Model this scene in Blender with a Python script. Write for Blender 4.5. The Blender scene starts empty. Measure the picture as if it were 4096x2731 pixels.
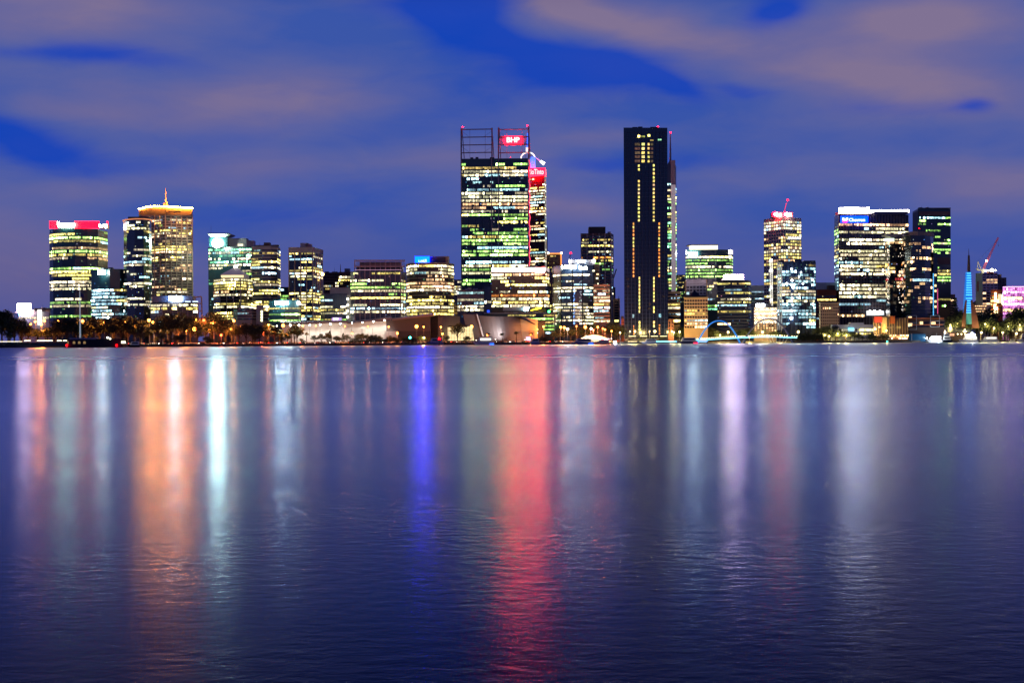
import bpy, math, random
from mathutils import Vector, Matrix
R = math.radians
S = bpy.context.scene
random.seed(11)
# ------------------------------------------------------------------ camera
FPX, CX, CY, HOR = 6257.8, 2048.0, 1365.5, 1358.0
CAMZ = 4.0
cd = bpy.data.cameras.new('camera'); cam = bpy.data.objects.new('camera', cd)
S.collection.objects.link(cam); S.camera = cam
cd.sensor_width = 36; cd.lens = 55; cd.clip_start = 0.5; cd.clip_end = 40000
ROT = Matrix.Rotation(R(90) - (CY - HOR) / FPX, 3, 'X') @ Matrix.Rotation(-16 / 4096, 3, 'Z')
cam.matrix_world = Matrix.Translation((0, 0, CAMZ)) @ ROT.to_4x4()
S.render.resolution_x, S.render.resolution_y = 1024, 682
# ------------------------------------------------------------------ colour management / render
S.view_settings.view_transform = 'Standard'; S.view_settings.look = 'None'
S.view_settings.exposure = 0; S.view_settings.gamma = 1; S.view_settings.use_curve_mapping = False
S.render.engine = 'CYCLES'
cy = S.cycles
cy.use_denoising = True; cy.max_bounces = 4; cy.diffuse_bounces = 2; cy.glossy_bounces = 3
cy.sample_clamp_indirect = 12; cy.use_light_tree = True; cy.caustics_reflective = True
# ------------------------------------------------------------------ world: dusk sky with long-exposure cloud
W = bpy.data.worlds.new('World'); S.world = W; W.use_nodes = True
nt = W.node_tree; nt.nodes.clear()
def nd(t, tree=None, **k):
    n = (tree or nt).nodes.new(t)
    for a, b in k.items(): setattr(n, a, b)
    return n
def lk(a, b, tree=None): (tree or nt).links.new(a, b)
def mth(op, a, b=None, c=None, tree=None, clamp=False):
    n = nd('ShaderNodeMath', tree, operation=op); n.use_clamp = clamp
    for i, v in enumerate((a, b, c)):
        if v is None: continue
        if isinstance(v, (int, float)): n.inputs[i].default_value = v
        else: lk(v, n.inputs[i], tree)
    return n.outputs[0]
tc = nd('ShaderNodeTexCoord'); sx = nd('ShaderNodeSeparateXYZ'); lk(tc.outputs['Generated'], sx.inputs[0])
X_, Y_, Z_ = sx.outputs
az = mth('ARCTAN2', X_, Y_); el = mth('ARCSINE', Z_)
cmb = nd('ShaderNodeCombineXYZ'); lk(az, cmb.inputs[0]); lk(mth('MULTIPLY', el, 2.6), cmb.inputs[1])
def noise(vec, sc, det=3, rough=0.5, tree=None, dist=0):
    n = nd('ShaderNodeTexNoise', tree); n.inputs['Scale'].default_value = sc; n.inputs['Detail'].default_value = det
    n.inputs['Roughness'].default_value = rough; n.inputs['Distortion'].default_value = dist; lk(vec, n.inputs['Vector'], tree); return n
warp = noise(cmb.outputs[0], 9, 3, 0.45)
sw = nd('ShaderNodeSeparateXYZ'); lk(warp.outputs['Color'], sw.inputs[0])
azw = mth('ADD', az, mth('MULTIPLY', mth('SUBTRACT', sw.outputs[0], 0.5), 0.05))
elw = mth('ADD', el, mth('MULTIPLY', mth('SUBTRACT', sw.outputs[1], 0.5), 0.022))
# holes of clear deep blue in the cloud: azimuth, elevation, half-widths, tilt, weight (radians)
HOLES = [(435,265,300,46,0,.8),(100,262,260,34,0,.4),(1860,70,210,140,0,1.35),(1600,50,230,55,0,.5),(1990,190,210,70,-14,.6),
         (2340,288,320,95,0,1.35),(2700,370,170,40,-14,.8),(3100,82,125,66,0,1.25),(3890,10,130,38,0,1.1),
         (90,600,220,68,-8,1.2),(3850,457,95,34,0,.85),(2990,368,140,30,-10,.6),(3500,465,230,40,0,.4),(2390,655,190,36,0,.6),
         (2800,640,300,45,0,.45),(1100,880,420,60,0,.5),(400,690,330,60,0,.4),(2000,420,900,160,0,.28),(900,600,500,120,0,.18),(2700,780,600,80,0,.25),(1500,760,600,90,0,.25)]
GREY = [(350,90,420,130,0,.8),(1150,420,380,130,0,.75),(1100,680,420,70,0,.5),(2600,120,420,75,-10,.95),(3500,330,650,120,-8,.95),(3700,120,380,90,0,.8),
        (1900,620,420,90,0,.45),(600,760,500,60,0,.55),(2300,830,420,70,0,.5),(3300,700,600,70,0,.6),(3900,800,350,90,0,.75),(300,480,350,50,0,.5),(2380,540,260,40,0,.5),(2250,20,200,90,0,.6),(100,1000,400,200,0,.6)]
def field(L):
    tot = None
    for (px, py, rx, ry, tl, w) in L:
        a0 = math.atan((px - CX) / FPX); e0 = (HOR - (px - CX) * 16 / 4096 - py) / FPX
        du = mth('SUBTRACT', azw, a0); dv = mth('SUBTRACT', elw, e0)
        t = math.tan(R(tl)); dv = mth('SUBTRACT', dv, mth('MULTIPLY', du, t))
        q = mth('ADD', mth('POWER', mth('ABSOLUTE', mth('MULTIPLY', du, FPX / rx)), 2), mth('POWER', mth('ABSOLUTE', mth('MULTIPLY', dv, FPX / ry)), 2))
        g = mth('MULTIPLY', mth('EXPONENT', mth('MULTIPLY', q, -0.9)), w)
        tot = g if tot is None else mth('ADD', tot, g)
    return tot
hole = field(HOLES); grey = field(GREY)
cmb2 = nd('ShaderNodeCombineXYZ'); lk(az, cmb2.inputs[0]); lk(mth('MULTIPLY', el, 3.2), cmb2.inputs[1])
n1 = noise(cmb2.outputs[0], 5.2, 4, 0.45)
n2 = noise(cmb2.outputs[0], 17, 5, 0.6, dist=.6)
def ramp(fac, stops, tree=None):
    r = nd('ShaderNodeValToRGB', tree); e = r.color_ramp.elements
    while len(e) > 1: e.remove(e[-1])
    e[0].position = stops[0][0]; e[0].color = (*stops[0][1], 1)
    for p, c in stops[1:]:
        x = e.new(p); x.color = (*c, 1)
    lk(fac, r.inputs[0], tree); return r.outputs[0]
def s2l(*c): return tuple((v / 255 / 12.92 if v / 255 <= .04045 else ((v / 255 + .055) / 1.055) ** 2.4) for v in c)
gfac = mth('ADD', mth('MULTIPLY', grey, 0.88), mth('MULTIPLY', mth('SUBTRACT', n1.outputs['Fac'], 0.42), 1.75))
gfac = mth('ADD', gfac, mth('MULTIPLY', mth('SUBTRACT', n2.outputs['Fac'], 0.5), 0.4))
cloud = ramp(gfac, [(0, s2l(58, 86, 168)), (.35, s2l(84, 96, 162)), (.7, s2l(105, 103, 155)), (1, s2l(128, 114, 148))])
hf = mth('SUBTRACT', mth('MULTIPLY', hole, 1.0), mth('ADD', mth('MULTIPLY', mth('SUBTRACT', n2.outputs['Fac'], 0.5), 0.5), mth('MULTIPLY', grey, 0.1)), clamp=True)
hs = nd('ShaderNodeMapRange', interpolation_type='SMOOTHSTEP'); lk(hf, hs.inputs[0]); hs.inputs[2].default_value = 1.35
mixh = nd('ShaderNodeMixRGB'); lk(hs.outputs[0], mixh.inputs[0]); lk(cloud, mixh.inputs[1]); mixh.inputs[2].default_value = (*s2l(0, 63, 184), 1)
# the horizon is murkier and more mauve, the zenith a darker blue
low = nd('ShaderNodeMapRange', interpolation_type='SMOOTHSTEP'); lk(el, low.inputs[0]); low.inputs[1].default_value = 0.0; low.inputs[2].default_value = 0.1
low.inputs[3].default_value = 0.5; low.inputs[4].default_value = 0.0
mixl = nd('ShaderNodeMixRGB'); lk(low.outputs[0], mixl.inputs[0]); lk(mixh.outputs[0], mixl.inputs[1]); mixl.inputs[2].default_value = (*s2l(88, 79, 134), 1)
zen = nd('ShaderNodeMapRange', interpolation_type='SMOOTHSTEP'); lk(el, zen.inputs[0]); zen.inputs[1].default_value = 0.203; zen.inputs[2].default_value = 0.262
zen.inputs[3].default_value = 0.0; zen.inputs[4].default_value = 0.97
mixz = nd('ShaderNodeMixRGB'); lk(zen.outputs[0], mixz.inputs[0]); lk(mixl.outputs[0], mixz.inputs[1]); mixz.inputs[2].default_value = (*s2l(8, 26, 92), 1)
# a trace of the physical sky, its sun just under the horizon
nish = nd('ShaderNodeTexSky', sky_type='NISHITA', sun_disc=False); nish.sun_elevation = R(-4); nish.sun_rotation = R(250)
add = nd('ShaderNodeMixRGB', blend_type='ADD'); add.inputs[0].default_value = 0.05; lk(mixz.outputs[0], add.inputs[1]); lk(nish.outputs[0], add.inputs[2])
bg = nd('ShaderNodeBackground'); lk(add.outputs[0], bg.inputs[0]); bg.inputs[1].default_value = 1.0
wo = nd('ShaderNodeOutputWorld'); lk(bg.outputs[0], wo.inputs[0])

# ------------------------------------------------------------------ helpers
def P(x, y, D):
    v = ROT @ Vector(((x - CX) / FPX, (CY - y) / FPX, -1.0)); v = v * (D / v.y); return v + Vector((0, 0, CAMZ))
GZ = 1.6
MATS = {}
def mat(name, col, rough=.7, metal=0, var=0.0, vs=.15, emis=None, es=0, spec=None):
    if name in MATS: return MATS[name]
    m = bpy.data.materials.new(name); m.use_nodes = True; t = m.node_tree; b = t.nodes['Principled BSDF']
    b.inputs['Base Color'].default_value = (*col, 1); b.inputs['Roughness'].default_value = rough; b.inputs['Metallic'].default_value = metal
    if spec is not None: b.inputs['Specular IOR Level'].default_value = spec
    if var:
        c = nd('ShaderNodeTexCoord', t); n = noise(c.outputs['Object'], vs, 4, .6, t)
        mx = nd('ShaderNodeMixRGB', t, blend_type='MULTIPLY'); mx.inputs[0].default_value = 1; mx.inputs[1].default_value = (*col, 1)
        r = ramp(n.outputs['Fac'], [(.25, (1 - var,) * 3), (.75, (1 + var * .4,) * 3)], t); lk(r, mx.inputs[2], t); lk(mx.outputs[0], b.inputs['Base Color'], t)
    if emis:
        b.inputs['Emission Color'].default_value = (*emis, 1); b.inputs['Emission Strength'].default_value = es
    MATS[name] = m; return m
def lamp_mat(name, col, s, sampled=True):
    m = mat(name, (.02, .02, .02), .5, emis=col, es=s)
    if not sampled: m.cycles.emission_sampling = 'NONE'
    return m
# lit interior seen through glass: colour per pane, uneven like real offices
wl = bpy.data.materials.new('lit_window'); wl.use_nodes = True; t = wl.node_tree; b = t.nodes['Principled BSDF']
b.inputs['Base Color'].default_value = (.02, .03, .04, 1); b.inputs['Roughness'].default_value = .2
at = nd('ShaderNodeAttribute', t); at.attribute_name = 'glow'
tcw = nd('ShaderNodeTexCoord', t); nw = noise(tcw.outputs['Object'], .75, 4, .75, t)
rw = ramp(nw.outputs['Fac'], [(.3, (.22,) * 3), (.5, (.85,) * 3), (.72, (2.4,) * 3)], t)
mw = nd('ShaderNodeMixRGB', t, blend_type='MULTIPLY'); mw.inputs[0].default_value = 1; lk(at.outputs['Color'], mw.inputs[1], t); lk(rw, mw.inputs[2], t)
lk(mw.outputs[0], b.inputs['Emission Color'], t); b.inputs['Emission Strength'].default_value = 1.0
wl.cycles.emission_sampling = 'NONE'; MATS['lit'] = wl
M_GL = mat('glass_navy', (.012, .022, .035), .34, 0, spec=.8)
M_GLT = mat('glass_teal', (.008, .04, .045), .34, 0, spec=.8)
M_GLB = mat('glass_blue', (.012, .03, .075), .34, 0, spec=.8)
M_BLK = mat('glass_black', (.008, .012, .024), .15, 0, spec=.7)
M_BLK2 = mat('spandrel_black', (.02, .024, .04), .4)
M_BEI = mat('concrete_beige', (.56, .47, .38), .8, var=.2, vs=.06)
M_TAN = mat('concrete_tan', (.54, .37, .25), .8, var=.2, vs=.06)
M_BRN = mat('granite_brown', (.12, .075, .06), .6, var=.2, vs=.06)
M_DGR = mat('panel_dark_grey', (.055, .055, .07), .6, var=.2, vs=.06)
M_GRY = mat('concrete_grey', (.42, .41, .41), .8, var=.2, vs=.06)
M_WHT = mat('panel_white', (.7, .7, .69), .6, var=.12, vs=.06)
M_PNK = mat('mullion_rose', (.42, .29, .29), .5)
M_STL = mat('steel_grey', (.16, .15, .19), .45, .3)
M_BRICK = mat('brick_red', (.26, .09, .055), .85, var=.3, vs=.3)
M_ORG = mat('terracotta_panel', (.5, .12, .035), .7, var=.2, vs=.06)
M_CRM = mat('render_cream', (.62, .42, .22), .8, var=.15, vs=.08)
M_MET = mat('galvanised_metal', (.35, .35, .36), .4, .6)
M_DRK = mat('roof_dark', (.03, .03, .035), .7)
PAL = dict(g=(.5, 1, .2), l=(.3, 1, .5), w=(1, .87, .52), c=(.5, .88, 1), y=(1, .78, .2), o=(1, .34, .06), p=(1, .58, .28), k=(1, .35, .9), r=(1, .1, .1), b=(.1, .35, 1))
REG = []; OBJS = []
class MB:
    def __init__(s): s.v = []; s.f = []; s.m = []; s.c = []
    def quad(s, a, b, c, d, mi=0, col=(0, 0, 0)):
        i = len(s.v); s.v += [a, b, c, d]; s.f.append((i, i + 1, i + 2, i + 3)); s.m.append(mi); s.c.append(col)
    def poly(s, pts, mi=0, col=(0, 0, 0)):
        i = len(s.v); s.v += list(pts); s.f.append(tuple(range(i, i + len(pts)))); s.m.append(mi); s.c.append(col)
    def prism(s, pts, z0, z1, mi=0):           # pts: plan polygon, counter-clockwise
        n = len(pts); i = len(s.v)
        s.v += [Vector((p[0], p[1], z0)) for p in pts] + [Vector((p[0], p[1], z1)) for p in pts]
        for k in range(n): s.f.append((i + k, i + (k + 1) % n, i + n + (k + 1) % n, i + n + k)); s.m.append(mi); s.c.append((0, 0, 0))
        s.f.append(tuple(i + n + k for k in range(n))); s.f.append(tuple(i + k for k in reversed(range(n))))
        s.m += [mi, mi]; s.c += [(0, 0, 0)] * 2
    def box(s, x0, x1, y0, y1, z0, z1, mi=0): s.prism([(x0, y0), (x1, y0), (x1, y1), (x0, y1)], z0, z1, mi)
    def bar(s, a, b, r, n=6, mi=0, r2=None, caps=True):
        a = Vector(a); b = Vector(b); d = (b - a)
        if d.length < 1e-6: return
        d.normalize(); u = d.orthogonal().normalized(); w = d.cross(u); i = len(s.v); r2 = r if r2 is None else r2
        for q, rr in ((a, r), (b, r2)):
            for k in range(n):
                t_ = 2 * math.pi * k / n; s.v.append(q + (u * math.cos(t_) + w * math.sin(t_)) * rr)
        for k in range(n): s.f.append((i + k, i + (k + 1) % n, i + n + (k + 1) % n, i + n + k)); s.m.append(mi); s.c.append((0, 0, 0))
        if caps:
            s.f.append(tuple(i + n + k for k in range(n))); s.f.append(tuple(i + k for k in reversed(range(n)))); s.m += [mi, mi]; s.c += [(0, 0, 0)] * 2
    def ball(s, c, r, mi=0, n=10, h=6, sz=1):
        c = Vector(c); i = len(s.v)
        for j in range(h + 1):
            ph = math.pi * j / h
            for k in range(n): s.v.append(c + Vector((r * math.sin(ph) * math.cos(2 * math.pi * k / n), r * math.sin(ph) * math.sin(2 * math.pi * k / n), r * sz * math.cos(ph))))
        for j in range(h):
            for k in range(n): s.f.append((i + j * n + k, i + j * n + (k + 1) % n, i + (j + 1) * n + (k + 1) % n, i + (j + 1) * n + k)); s.m.append(mi); s.c.append((0, 0, 0))
    def hull(s, profile, mi=0):                 # list of (list of points) cross sections, lofted
        n = len(profile[0]); i = len(s.v)
        for sec in profile: s.v += [Vector(p) for p in sec]
        for j in range(len(profile) - 1):
            for k in range(n): s.f.append((i + j * n + k, i + j * n + (k + 1) % n, i + (j + 1) * n + (k + 1) % n, i + (j + 1) * n + k)); s.m.append(mi); s.c.append((0, 0, 0))
        s.f.append(tuple(i + k for k in reversed(range(n)))); s.f.append(tuple(i + (len(profile) - 1) * n + k for k in range(n))); s.m += [mi, mi]; s.c += [(0, 0, 0)] * 2
    def build(s, name, mats, parent=None, smooth=False, loc=None):
        me = bpy.data.meshes.new(name); off = Vector(parent['at']) if parent is not None and loc is None else (Vector(loc) if loc is not None else Vector((0, 0, 0)))
        me.from_pydata([tuple(Vector(p) - off) for p in s.v], [], s.f)
        for m in (mats if isinstance(mats, (list, tuple)) else [mats]): me.materials.append(m)
        me.polygons.foreach_set('material_index', s.m)
        if any(c != (0, 0, 0) for c in s.c):
            a = me.attributes.new('glow', 'FLOAT_COLOR', 'FACE')
            a.data.foreach_set('color', [x for c in s.c for x in (*c, 1)])
        if smooth: me.polygons.foreach_set('use_smooth', [True] * len(me.polygons))
        me.update(); o = bpy.data.objects.new(name, me); S.collection.objects.link(o)
        if parent is not None: o.parent = parent; o['at'] = parent['at']
        elif loc is not None: o.location = loc
        return o
def thing(name, label, cat, loc, group=None, auto=None):
    o = bpy.data.objects.new(name, None); S.collection.objects.link(o); o.location = loc; o.empty_display_size = 1
    o['at'] = tuple(loc); o['category'] = cat
    if label: o['label'] = label
    if group: o['group'] = group
    if auto is not None: REG.append((o, auto[0], auto[1]))
    return o
def part(name, parent):
    o = bpy.data.objects.new(name, None); S.collection.objects.link(o); o.parent = parent; o['at'] = parent['at']; return o
def structure(o): o['kind'] = 'structure'; return o
TEXTC = {}
def text_mesh(body, bold=True):
    if body in TEXTC: return TEXTC[body]
    c = bpy.data.curves.new('lettering', 'FONT'); c.body = body; c.extrude = .04; c.offset = .018 if bold else 0; c.resolution_u = 3
    o = bpy.data.objects.new('lettering', c); S.collection.objects.link(o); bpy.context.view_layer.update()
    me = bpy.data.meshes.new_from_object(o); bpy.data.objects.remove(o); bpy.data.curves.remove(c)
    xs = [v.co.x for v in me.vertices]; ys = [v.co.y for v in me.vertices]
    r = (me, min(xs), max(xs), min(ys), max(ys)); TEXTC[body] = r; return r
def lettering(body, parent, x0, x1, y0, y1, D, m, name='lettering', yr=None):
    me, a, b_, c, d = text_mesh(body); q0 = P(x0, y1, D); q1 = P(x1, y1, D if yr is None else yr); zt = P(x0, y0, D).z
    mb = MB(); ex = (q1 - q0); ex.z = 0; nrm = Vector((ex.y, -ex.x, 0)).normalized()
    zb = (q0.z + q1.z) / 2
    for p in me.polygons:
        pts = [q0 + ex * ((me.vertices[i].co.x - a) / (b_ - a)) + nrm * (me.vertices[i].co.z * 6) for i in p.vertices]
        for k, i in enumerate(p.vertices): pts[k].z = zb + (zt - zb) * (me.vertices[i].co.y - c) / (d - c)
        mb.poly(pts)
    return mb.build(name, m, parent)
def blurred_letters(parent, x0, x1, y0, y1, D, m, n=7, seed=1, name='lettering'):
    """unreadable far-off lettering: a row of bright letter-sized strokes"""
    r = random.Random(seed); mb = MB(); w = (x1 - x0) / n
    for i in range(n):
        a = x0 + i * w; yt = y0 + (y1 - y0) * r.choice((0, .12, .3)); q0 = P(a + w * .08, y1, D); q1 = P(a + w * .92, yt, D)
        kind = r.randrange(3); t_ = (q1.x - q0.x) * .3
        mb.box(q0.x, q0.x + t_, D - .3, D, q0.z, q1.z)
        if kind != 1: mb.box(q1.x - t_, q1.x, D - .3, D, q0.z, q1.z)
        zz = q0.z if kind == 1 else (q0.z + q1.z) / 2
        mb.box(q0.x + t_, q1.x - t_, D - .28, D, zz, zz + (q1.z - q0.z) * .25)
    return mb.build(name, m, parent)
def pxbox(mb, x0, x1, y0, y1, D, d=1.0, mi=0):
    a = P(x0, y1, D); b_ = P(x1, y0, D); mb.box(a.x, b_.x, D, D + d, a.z, b_.z, mi)
SC = 1.4
def paint(L, rng, inten):
    c = PAL[L]; j = min(8, max(.3, rng.lognormvariate(-.12, .8))) * inten * SC
    if rng.random() < .12: c = PAL[rng.choice('wyc')]
    return tuple(max(0, v * j * rng.uniform(.93, 1.07)) for v in c)
BLDS = []
class Bld:
    """plan polyline of visible corners (px x, distance), left to right; vertical extent from px rows"""
    def __init__(s, name, label, cs, top, wall=M_GL, depth=28, base=None, cat='building', group=None, seed=None, ref=None):
        s.rng = random.Random(seed if seed is not None else int(cs[0][0]) * 7 + int(top)); s.cs = cs
        s.Df = min(d for _, d in cs); s.fx = [x for x, d in cs if d == s.Df][0]; s.top = top
        ym = (top + 1360) / 2
        s.pl = [P(x, ym, d) for x, d in cs]; s.zb = GZ if base is None else s.z(base)
        s.zt = s.z(top); s.wall = wall
        c = sum((Vector((p.x, p.y, 0)) for p in s.pl), Vector()) / len(s.pl)
        BLDS.append(s); s.root = thing(name, label, cat, (c.x, c.y + depth / 2, s.zb), group)
        mb = MB(); a, b_ = s.pl[0], s.pl[-1]; yb = max(a.y, b_.y) + depth
        k0, k1 = yb / a.y, yb / b_.y; xl, xr = a.x * k0, b_.x * k1; xm = (xl + xr) / 2
        s.plan = [(p.x, p.y) for p in s.pl] + [(xm + (xr - xm) * .97, yb), (xm + (xl - xm) * .97, yb)]
        mb.prism(s.plan, s.zb, s.zt); mb.build('wall', wall, s.root)
    def z(s, y): return P(s.fx, y, s.Df).z
    def edges(s):
        for a, b_ in zip(s.pl, s.pl[1:]):
            a = Vector((a.x, a.y, 0)); b_ = Vector((b_.x, b_.y, 0)); d = b_ - a; L = d.length; d.normalize(); yield a, d, L, Vector((d.y, -d.x, 0))
    def bands(s, y0, sp, spec, hf=.58, pw=1.6, glass=None, inten=1., name='window_band', dots=.05, faces=None, off=.1, run=6, bay=None):
        glass = glass or M_GL; rng = s.rng
        for i in range(len(spec) // 2):
            k, lv = spec[2 * i], spec[2 * i + 1]
            if k == '.': continue
            lv = int(lv); zc = s.z(y0 + i * sp); h = (s.z(y0) - s.z(y0 + sp)) * hf
            if zc - h / 2 < s.zb + 1: break
            mb = MB(); st = rng.random() < lv / 9; left = rng.expovariate(1 / run) + 1; col = paint(k, rng, inten)
            for e, (a, d, L, n) in enumerate(s.edges()):
                if faces is not None and e not in faces: continue
                A = a + n * off; B = a + d * L + n * off
                mb.quad(Vector((A.x, A.y, zc - h / 2)), Vector((B.x, B.y, zc - h / 2)), Vector((B.x, B.y, zc + h / 2)), Vector((A.x, A.y, zc + h / 2)), 0)
                m_ = max(1, round(L / pw)); w = L / m_
                for j in range(m_):
                    left -= 1
                    if left <= 0:
                        st = rng.random() < lv / 9; left = rng.expovariate(1 / run) + 1; col = paint(k, rng, inten)
                    on = st and lv > 0 or (lv == 9 and rng.random() < .95)
                    if on and rng.random() < .06: on = False
                    if on:
                        hot = rng.uniform(4, 12) if rng.random() < .05 else 1; q_ = rng.uniform(.5, 1.4) * hot; c2 = tuple(v * q_ for v in col); u0, u1, v0, v1 = .06, .94, -h / 2, h / 2
                        if rng.random() < .12: v0 = -h / 2 + h * rng.uniform(.2, .5)
                    elif rng.random() < dots:
                        c2 = tuple(v * rng.uniform(.5, 1.3) for v in PAL[rng.choice('cclwb')]); u0, u1, v0, v1 = .2, .65, 0, h * .35
                    else: continue
                    p = a + d * (j + u0) * w + n * (off + .06); q = a + d * (j + u1) * w + n * (off + .06)
                    mb.quad(Vector((p.x, p.y, zc + v0)), Vector((q.x, q.y, zc + v0)), Vector((q.x, q.y, zc + v1)), Vector((p.x, p.y, zc + v1)), 1, c2)
            mb.build(name, [glass, MATS['lit']], s.root)
    def grid(s, y0, sp, spec, ncol, hf=.6, wf=.65, glass=None, inten=1., cap=100, name='window', off=.08, dim=0.):
        glass = glass or M_BLK; rng = s.rng; rest = MB(); made = 0
        for i in range(len(spec) // 2):
            k, lv = spec[2 * i], int(spec[2 * i + 1]); zc = s.z(y0 + i * sp); h = (s.z(y0) - s.z(y0 + sp)) * hf
            if zc - h / 2 < s.zb + .5: break
            st = rng.random() < lv / 9
            for e, (a, d, L, n) in enumerate(s.edges()):
                m_ = ncol[e] if e < len(ncol) else 0
                for j in range(m_):
                    if rng.random() < .35: st = rng.random() < lv / 9
                    w = L / m_; c2 = tuple(min(v, 3.2) for v in paint(k, rng, inten)) if st else ((0, 0, 0) if rng.random() > dim else tuple(v * .12 for v in PAL[k]))
                    p = a + d * (j + .5 - wf / 2) * w + n * off; q = a + d * (j + .5 + wf / 2) * w + n * off
                    mb = MB() if made < cap else rest
                    mi = 1 if c2 != (0, 0, 0) else 0
                    mb.quad(Vector((p.x, p.y, zc - h / 2)), Vector((q.x, q.y, zc - h / 2)), Vector((q.x, q.y, zc + h / 2)), Vector((p.x, p.y, zc + h / 2)), mi, c2)
                    if made < cap: mb.build(name, [glass, MATS['lit']], s.root)
                    made += 1
        if rest.v:
            o = rest.build(name, [glass, MATS['lit']], s.root); o['kind'] = 'stuff'
    def cols(s, counts, w=.8, pr=.5, m=None, y0=None, y1=None, ends=True, name='column', xs=None):
        z1 = s.zt if y0 is None else s.z(y0); z0 = s.zb if y1 is None else s.z(y1)
        for e, (a, d, L, n) in enumerate(s.edges()):
            c = counts[e] if e < len(counts) else 0
            if not c: continue
            ks = range(c + 1) if ends else range(1, c)
            for j in ks:
                p = a + d * (L * j / c); mb = MB(); q0 = p - d * w / 2; q1 = p + d * w / 2
                mb.prism([tuple(q0[:2]), tuple((q0 - n * -pr)[:2]), tuple((q1 + n * pr)[:2]), tuple(q1[:2])], z0, z1); mb.build(name, m or s.wall, s.root)
    def block(s, x0, x1, y0, y1, m=None, D=None, d=10, name='plant_room'):
        mb = MB(); pxbox(mb, x0, x1, y0, y1, D or s.Df + 4, d); return mb.build(name, m or s.wall, s.root)
    def front(s, x0, x1, y0, y1, m, name='sign_board', off=.5, d=.3):
        D = s.Df - off; mb = MB(); pxbox(mb, x0, x1, y0, y1, D, d); return mb.build(name, m, s.root)
    def cap(s, y0, y1, m=None, over=.4, name='parapet'):
        mb = MB(); a = s.pl[0]; pts = []
        c = Vector((sum(p[0] for p in s.plan) / len(s.plan), sum(p[1] for p in s.plan) / len(s.plan), 0))
        for p in s.plan:
            v = Vector((p[0], p[1], 0)) - c; v = v + v.normalized() * over; pts.append(((c + v).x, (c + v).y))
        mb.prism(pts, s.z(y1), s.z(y0)); return mb.build(name, m or s.wall, s.root)
    def mast(s, x, y0, y1, r=.35, m=None, name='mast', D=None):
        D = D or s.Df + 10; mb = MB(); mb.bar(P(x, y1, D), P(x, y0, D), r, 6, r2=r * .35); return mb.build(name, m or M_STL, s.root)
def beacon(parent, x, y, D, r=1.0, col=(1, .001, .005), s=60, name='beacon'):
    m = lamp_mat('beacon_%d_%d_%d_%d' % (col[0] * 99, col[1] * 99, col[2] * 99, s), col, s); mb = MB(); p = P(x, y, D); mb.ball(p, r * .6, 0, 8, 5)
    mb.bar(p - Vector((0, 0, r * 2.2)), p - Vector((0, 0, r * .6)), .18, 5, 1); return mb.build(name, [m, M_STL], parent)

# ------------------------------------------------------------------ the setting: river, land, road
def water_mat():
    m = bpy.data.materials.new('river_water'); m.use_nodes = True; t = m.node_tree; t.nodes.remove(t.nodes['Principled BSDF'])
    g = nd('ShaderNodeNewGeometry', t); sp = nd('ShaderNodeSeparateXYZ', t); lk(g.outputs['Position'], sp.inputs[0], t)
    def mapped(sc): q = nd('ShaderNodeMapping', t); q.inputs['Scale'].default_value = sc; lk(g.outputs['Position'], q.inputs[0], t); return q.outputs[0]
    a = noise(mapped((1, 1.25, 1)), 2.1, 4, .6, t, .3)
    gust = noise(mapped((.05, .05, 1)), 1.0, 3, .6, t)
    c = noise(mapped((.0006, .011, 1)), 1.0, 4, .62, t)
    near = nd('ShaderNodeMapRange', t); lk(sp.outputs[1], near.inputs[0], t); near.inputs[1].default_value = 18; near.inputs[2].default_value = 130; near.inputs[3].default_value = 1; near.inputs[4].default_value = 0
    gm = nd('ShaderNodeMapRange', t); lk(gust.outputs['Fac'], gm.inputs[0], t); gm.inputs[1].default_value = .35; gm.inputs[2].default_value = .65; gm.inputs[3].default_value = .1; gm.inputs[4].default_value = .62
    b1 = nd('ShaderNodeBump', t); b1.inputs['Distance'].default_value = .03; lk(mth('MULTIPLY', near.outputs[0], gm.outputs[0], tree=t), b1.inputs['Strength'], t); lk(a.outputs['Fac'], b1.inputs['Height'], t)
    rr = nd('ShaderNodeMapRange', t); lk(c.outputs['Fac'], rr.inputs[0], t); rr.inputs[1].default_value = .3; rr.inputs[2].default_value = .7; rr.inputs[3].default_value = -.04; rr.inputs[4].default_value = .045
    wind = nd('ShaderNodeMapRange', t, interpolation_type='SMOOTHSTEP'); lk(sp.outputs[1], wind.inputs[0], t); wind.inputs[1].default_value = 150; wind.inputs[2].default_value = 620; wind.inputs[3].default_value = .212; wind.inputs[4].default_value = .33
    rgh = mth('ADD', rr.outputs[0], wind.outputs[0], tree=t)
    gl = nd('ShaderNodeBsdfGlossy', t); gl.inputs['Color'].default_value = (.68, .77, .92, 1); lk(rgh, gl.inputs['Roughness'], t); lk(b1.outputs[0], gl.inputs['Normal'], t)
    df = nd('ShaderNodeBsdfDiffuse', t); df.inputs['Color'].default_value = (.002, .008, .045, 1)
    fr = nd('ShaderNodeFresnel', t); fr.inputs['IOR'].default_value = 1.333; lk(b1.outputs[0], fr.inputs['Normal'], t)
    mx = nd('ShaderNodeMixShader', t); lk(mth('MULTIPLY', mth('POWER', fr.outputs[0], 1.8, tree=t), 1.65, tree=t), mx.inputs[0], t); lk(df.outputs[0], mx.inputs[1], t); lk(gl.outputs[0], mx.inputs[2], t)
    lk(mx.outputs[0], t.nodes['Material Output'].inputs[0], t)
    return m
mb = MB(); mb.quad(Vector((-9000, -60, 0)), Vector((9000, -60, 0)), Vector((9000, 9000, 0)), Vector((-9000, 9000, 0)))
o = mb.build('water', water_mat()); structure(o)
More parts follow.
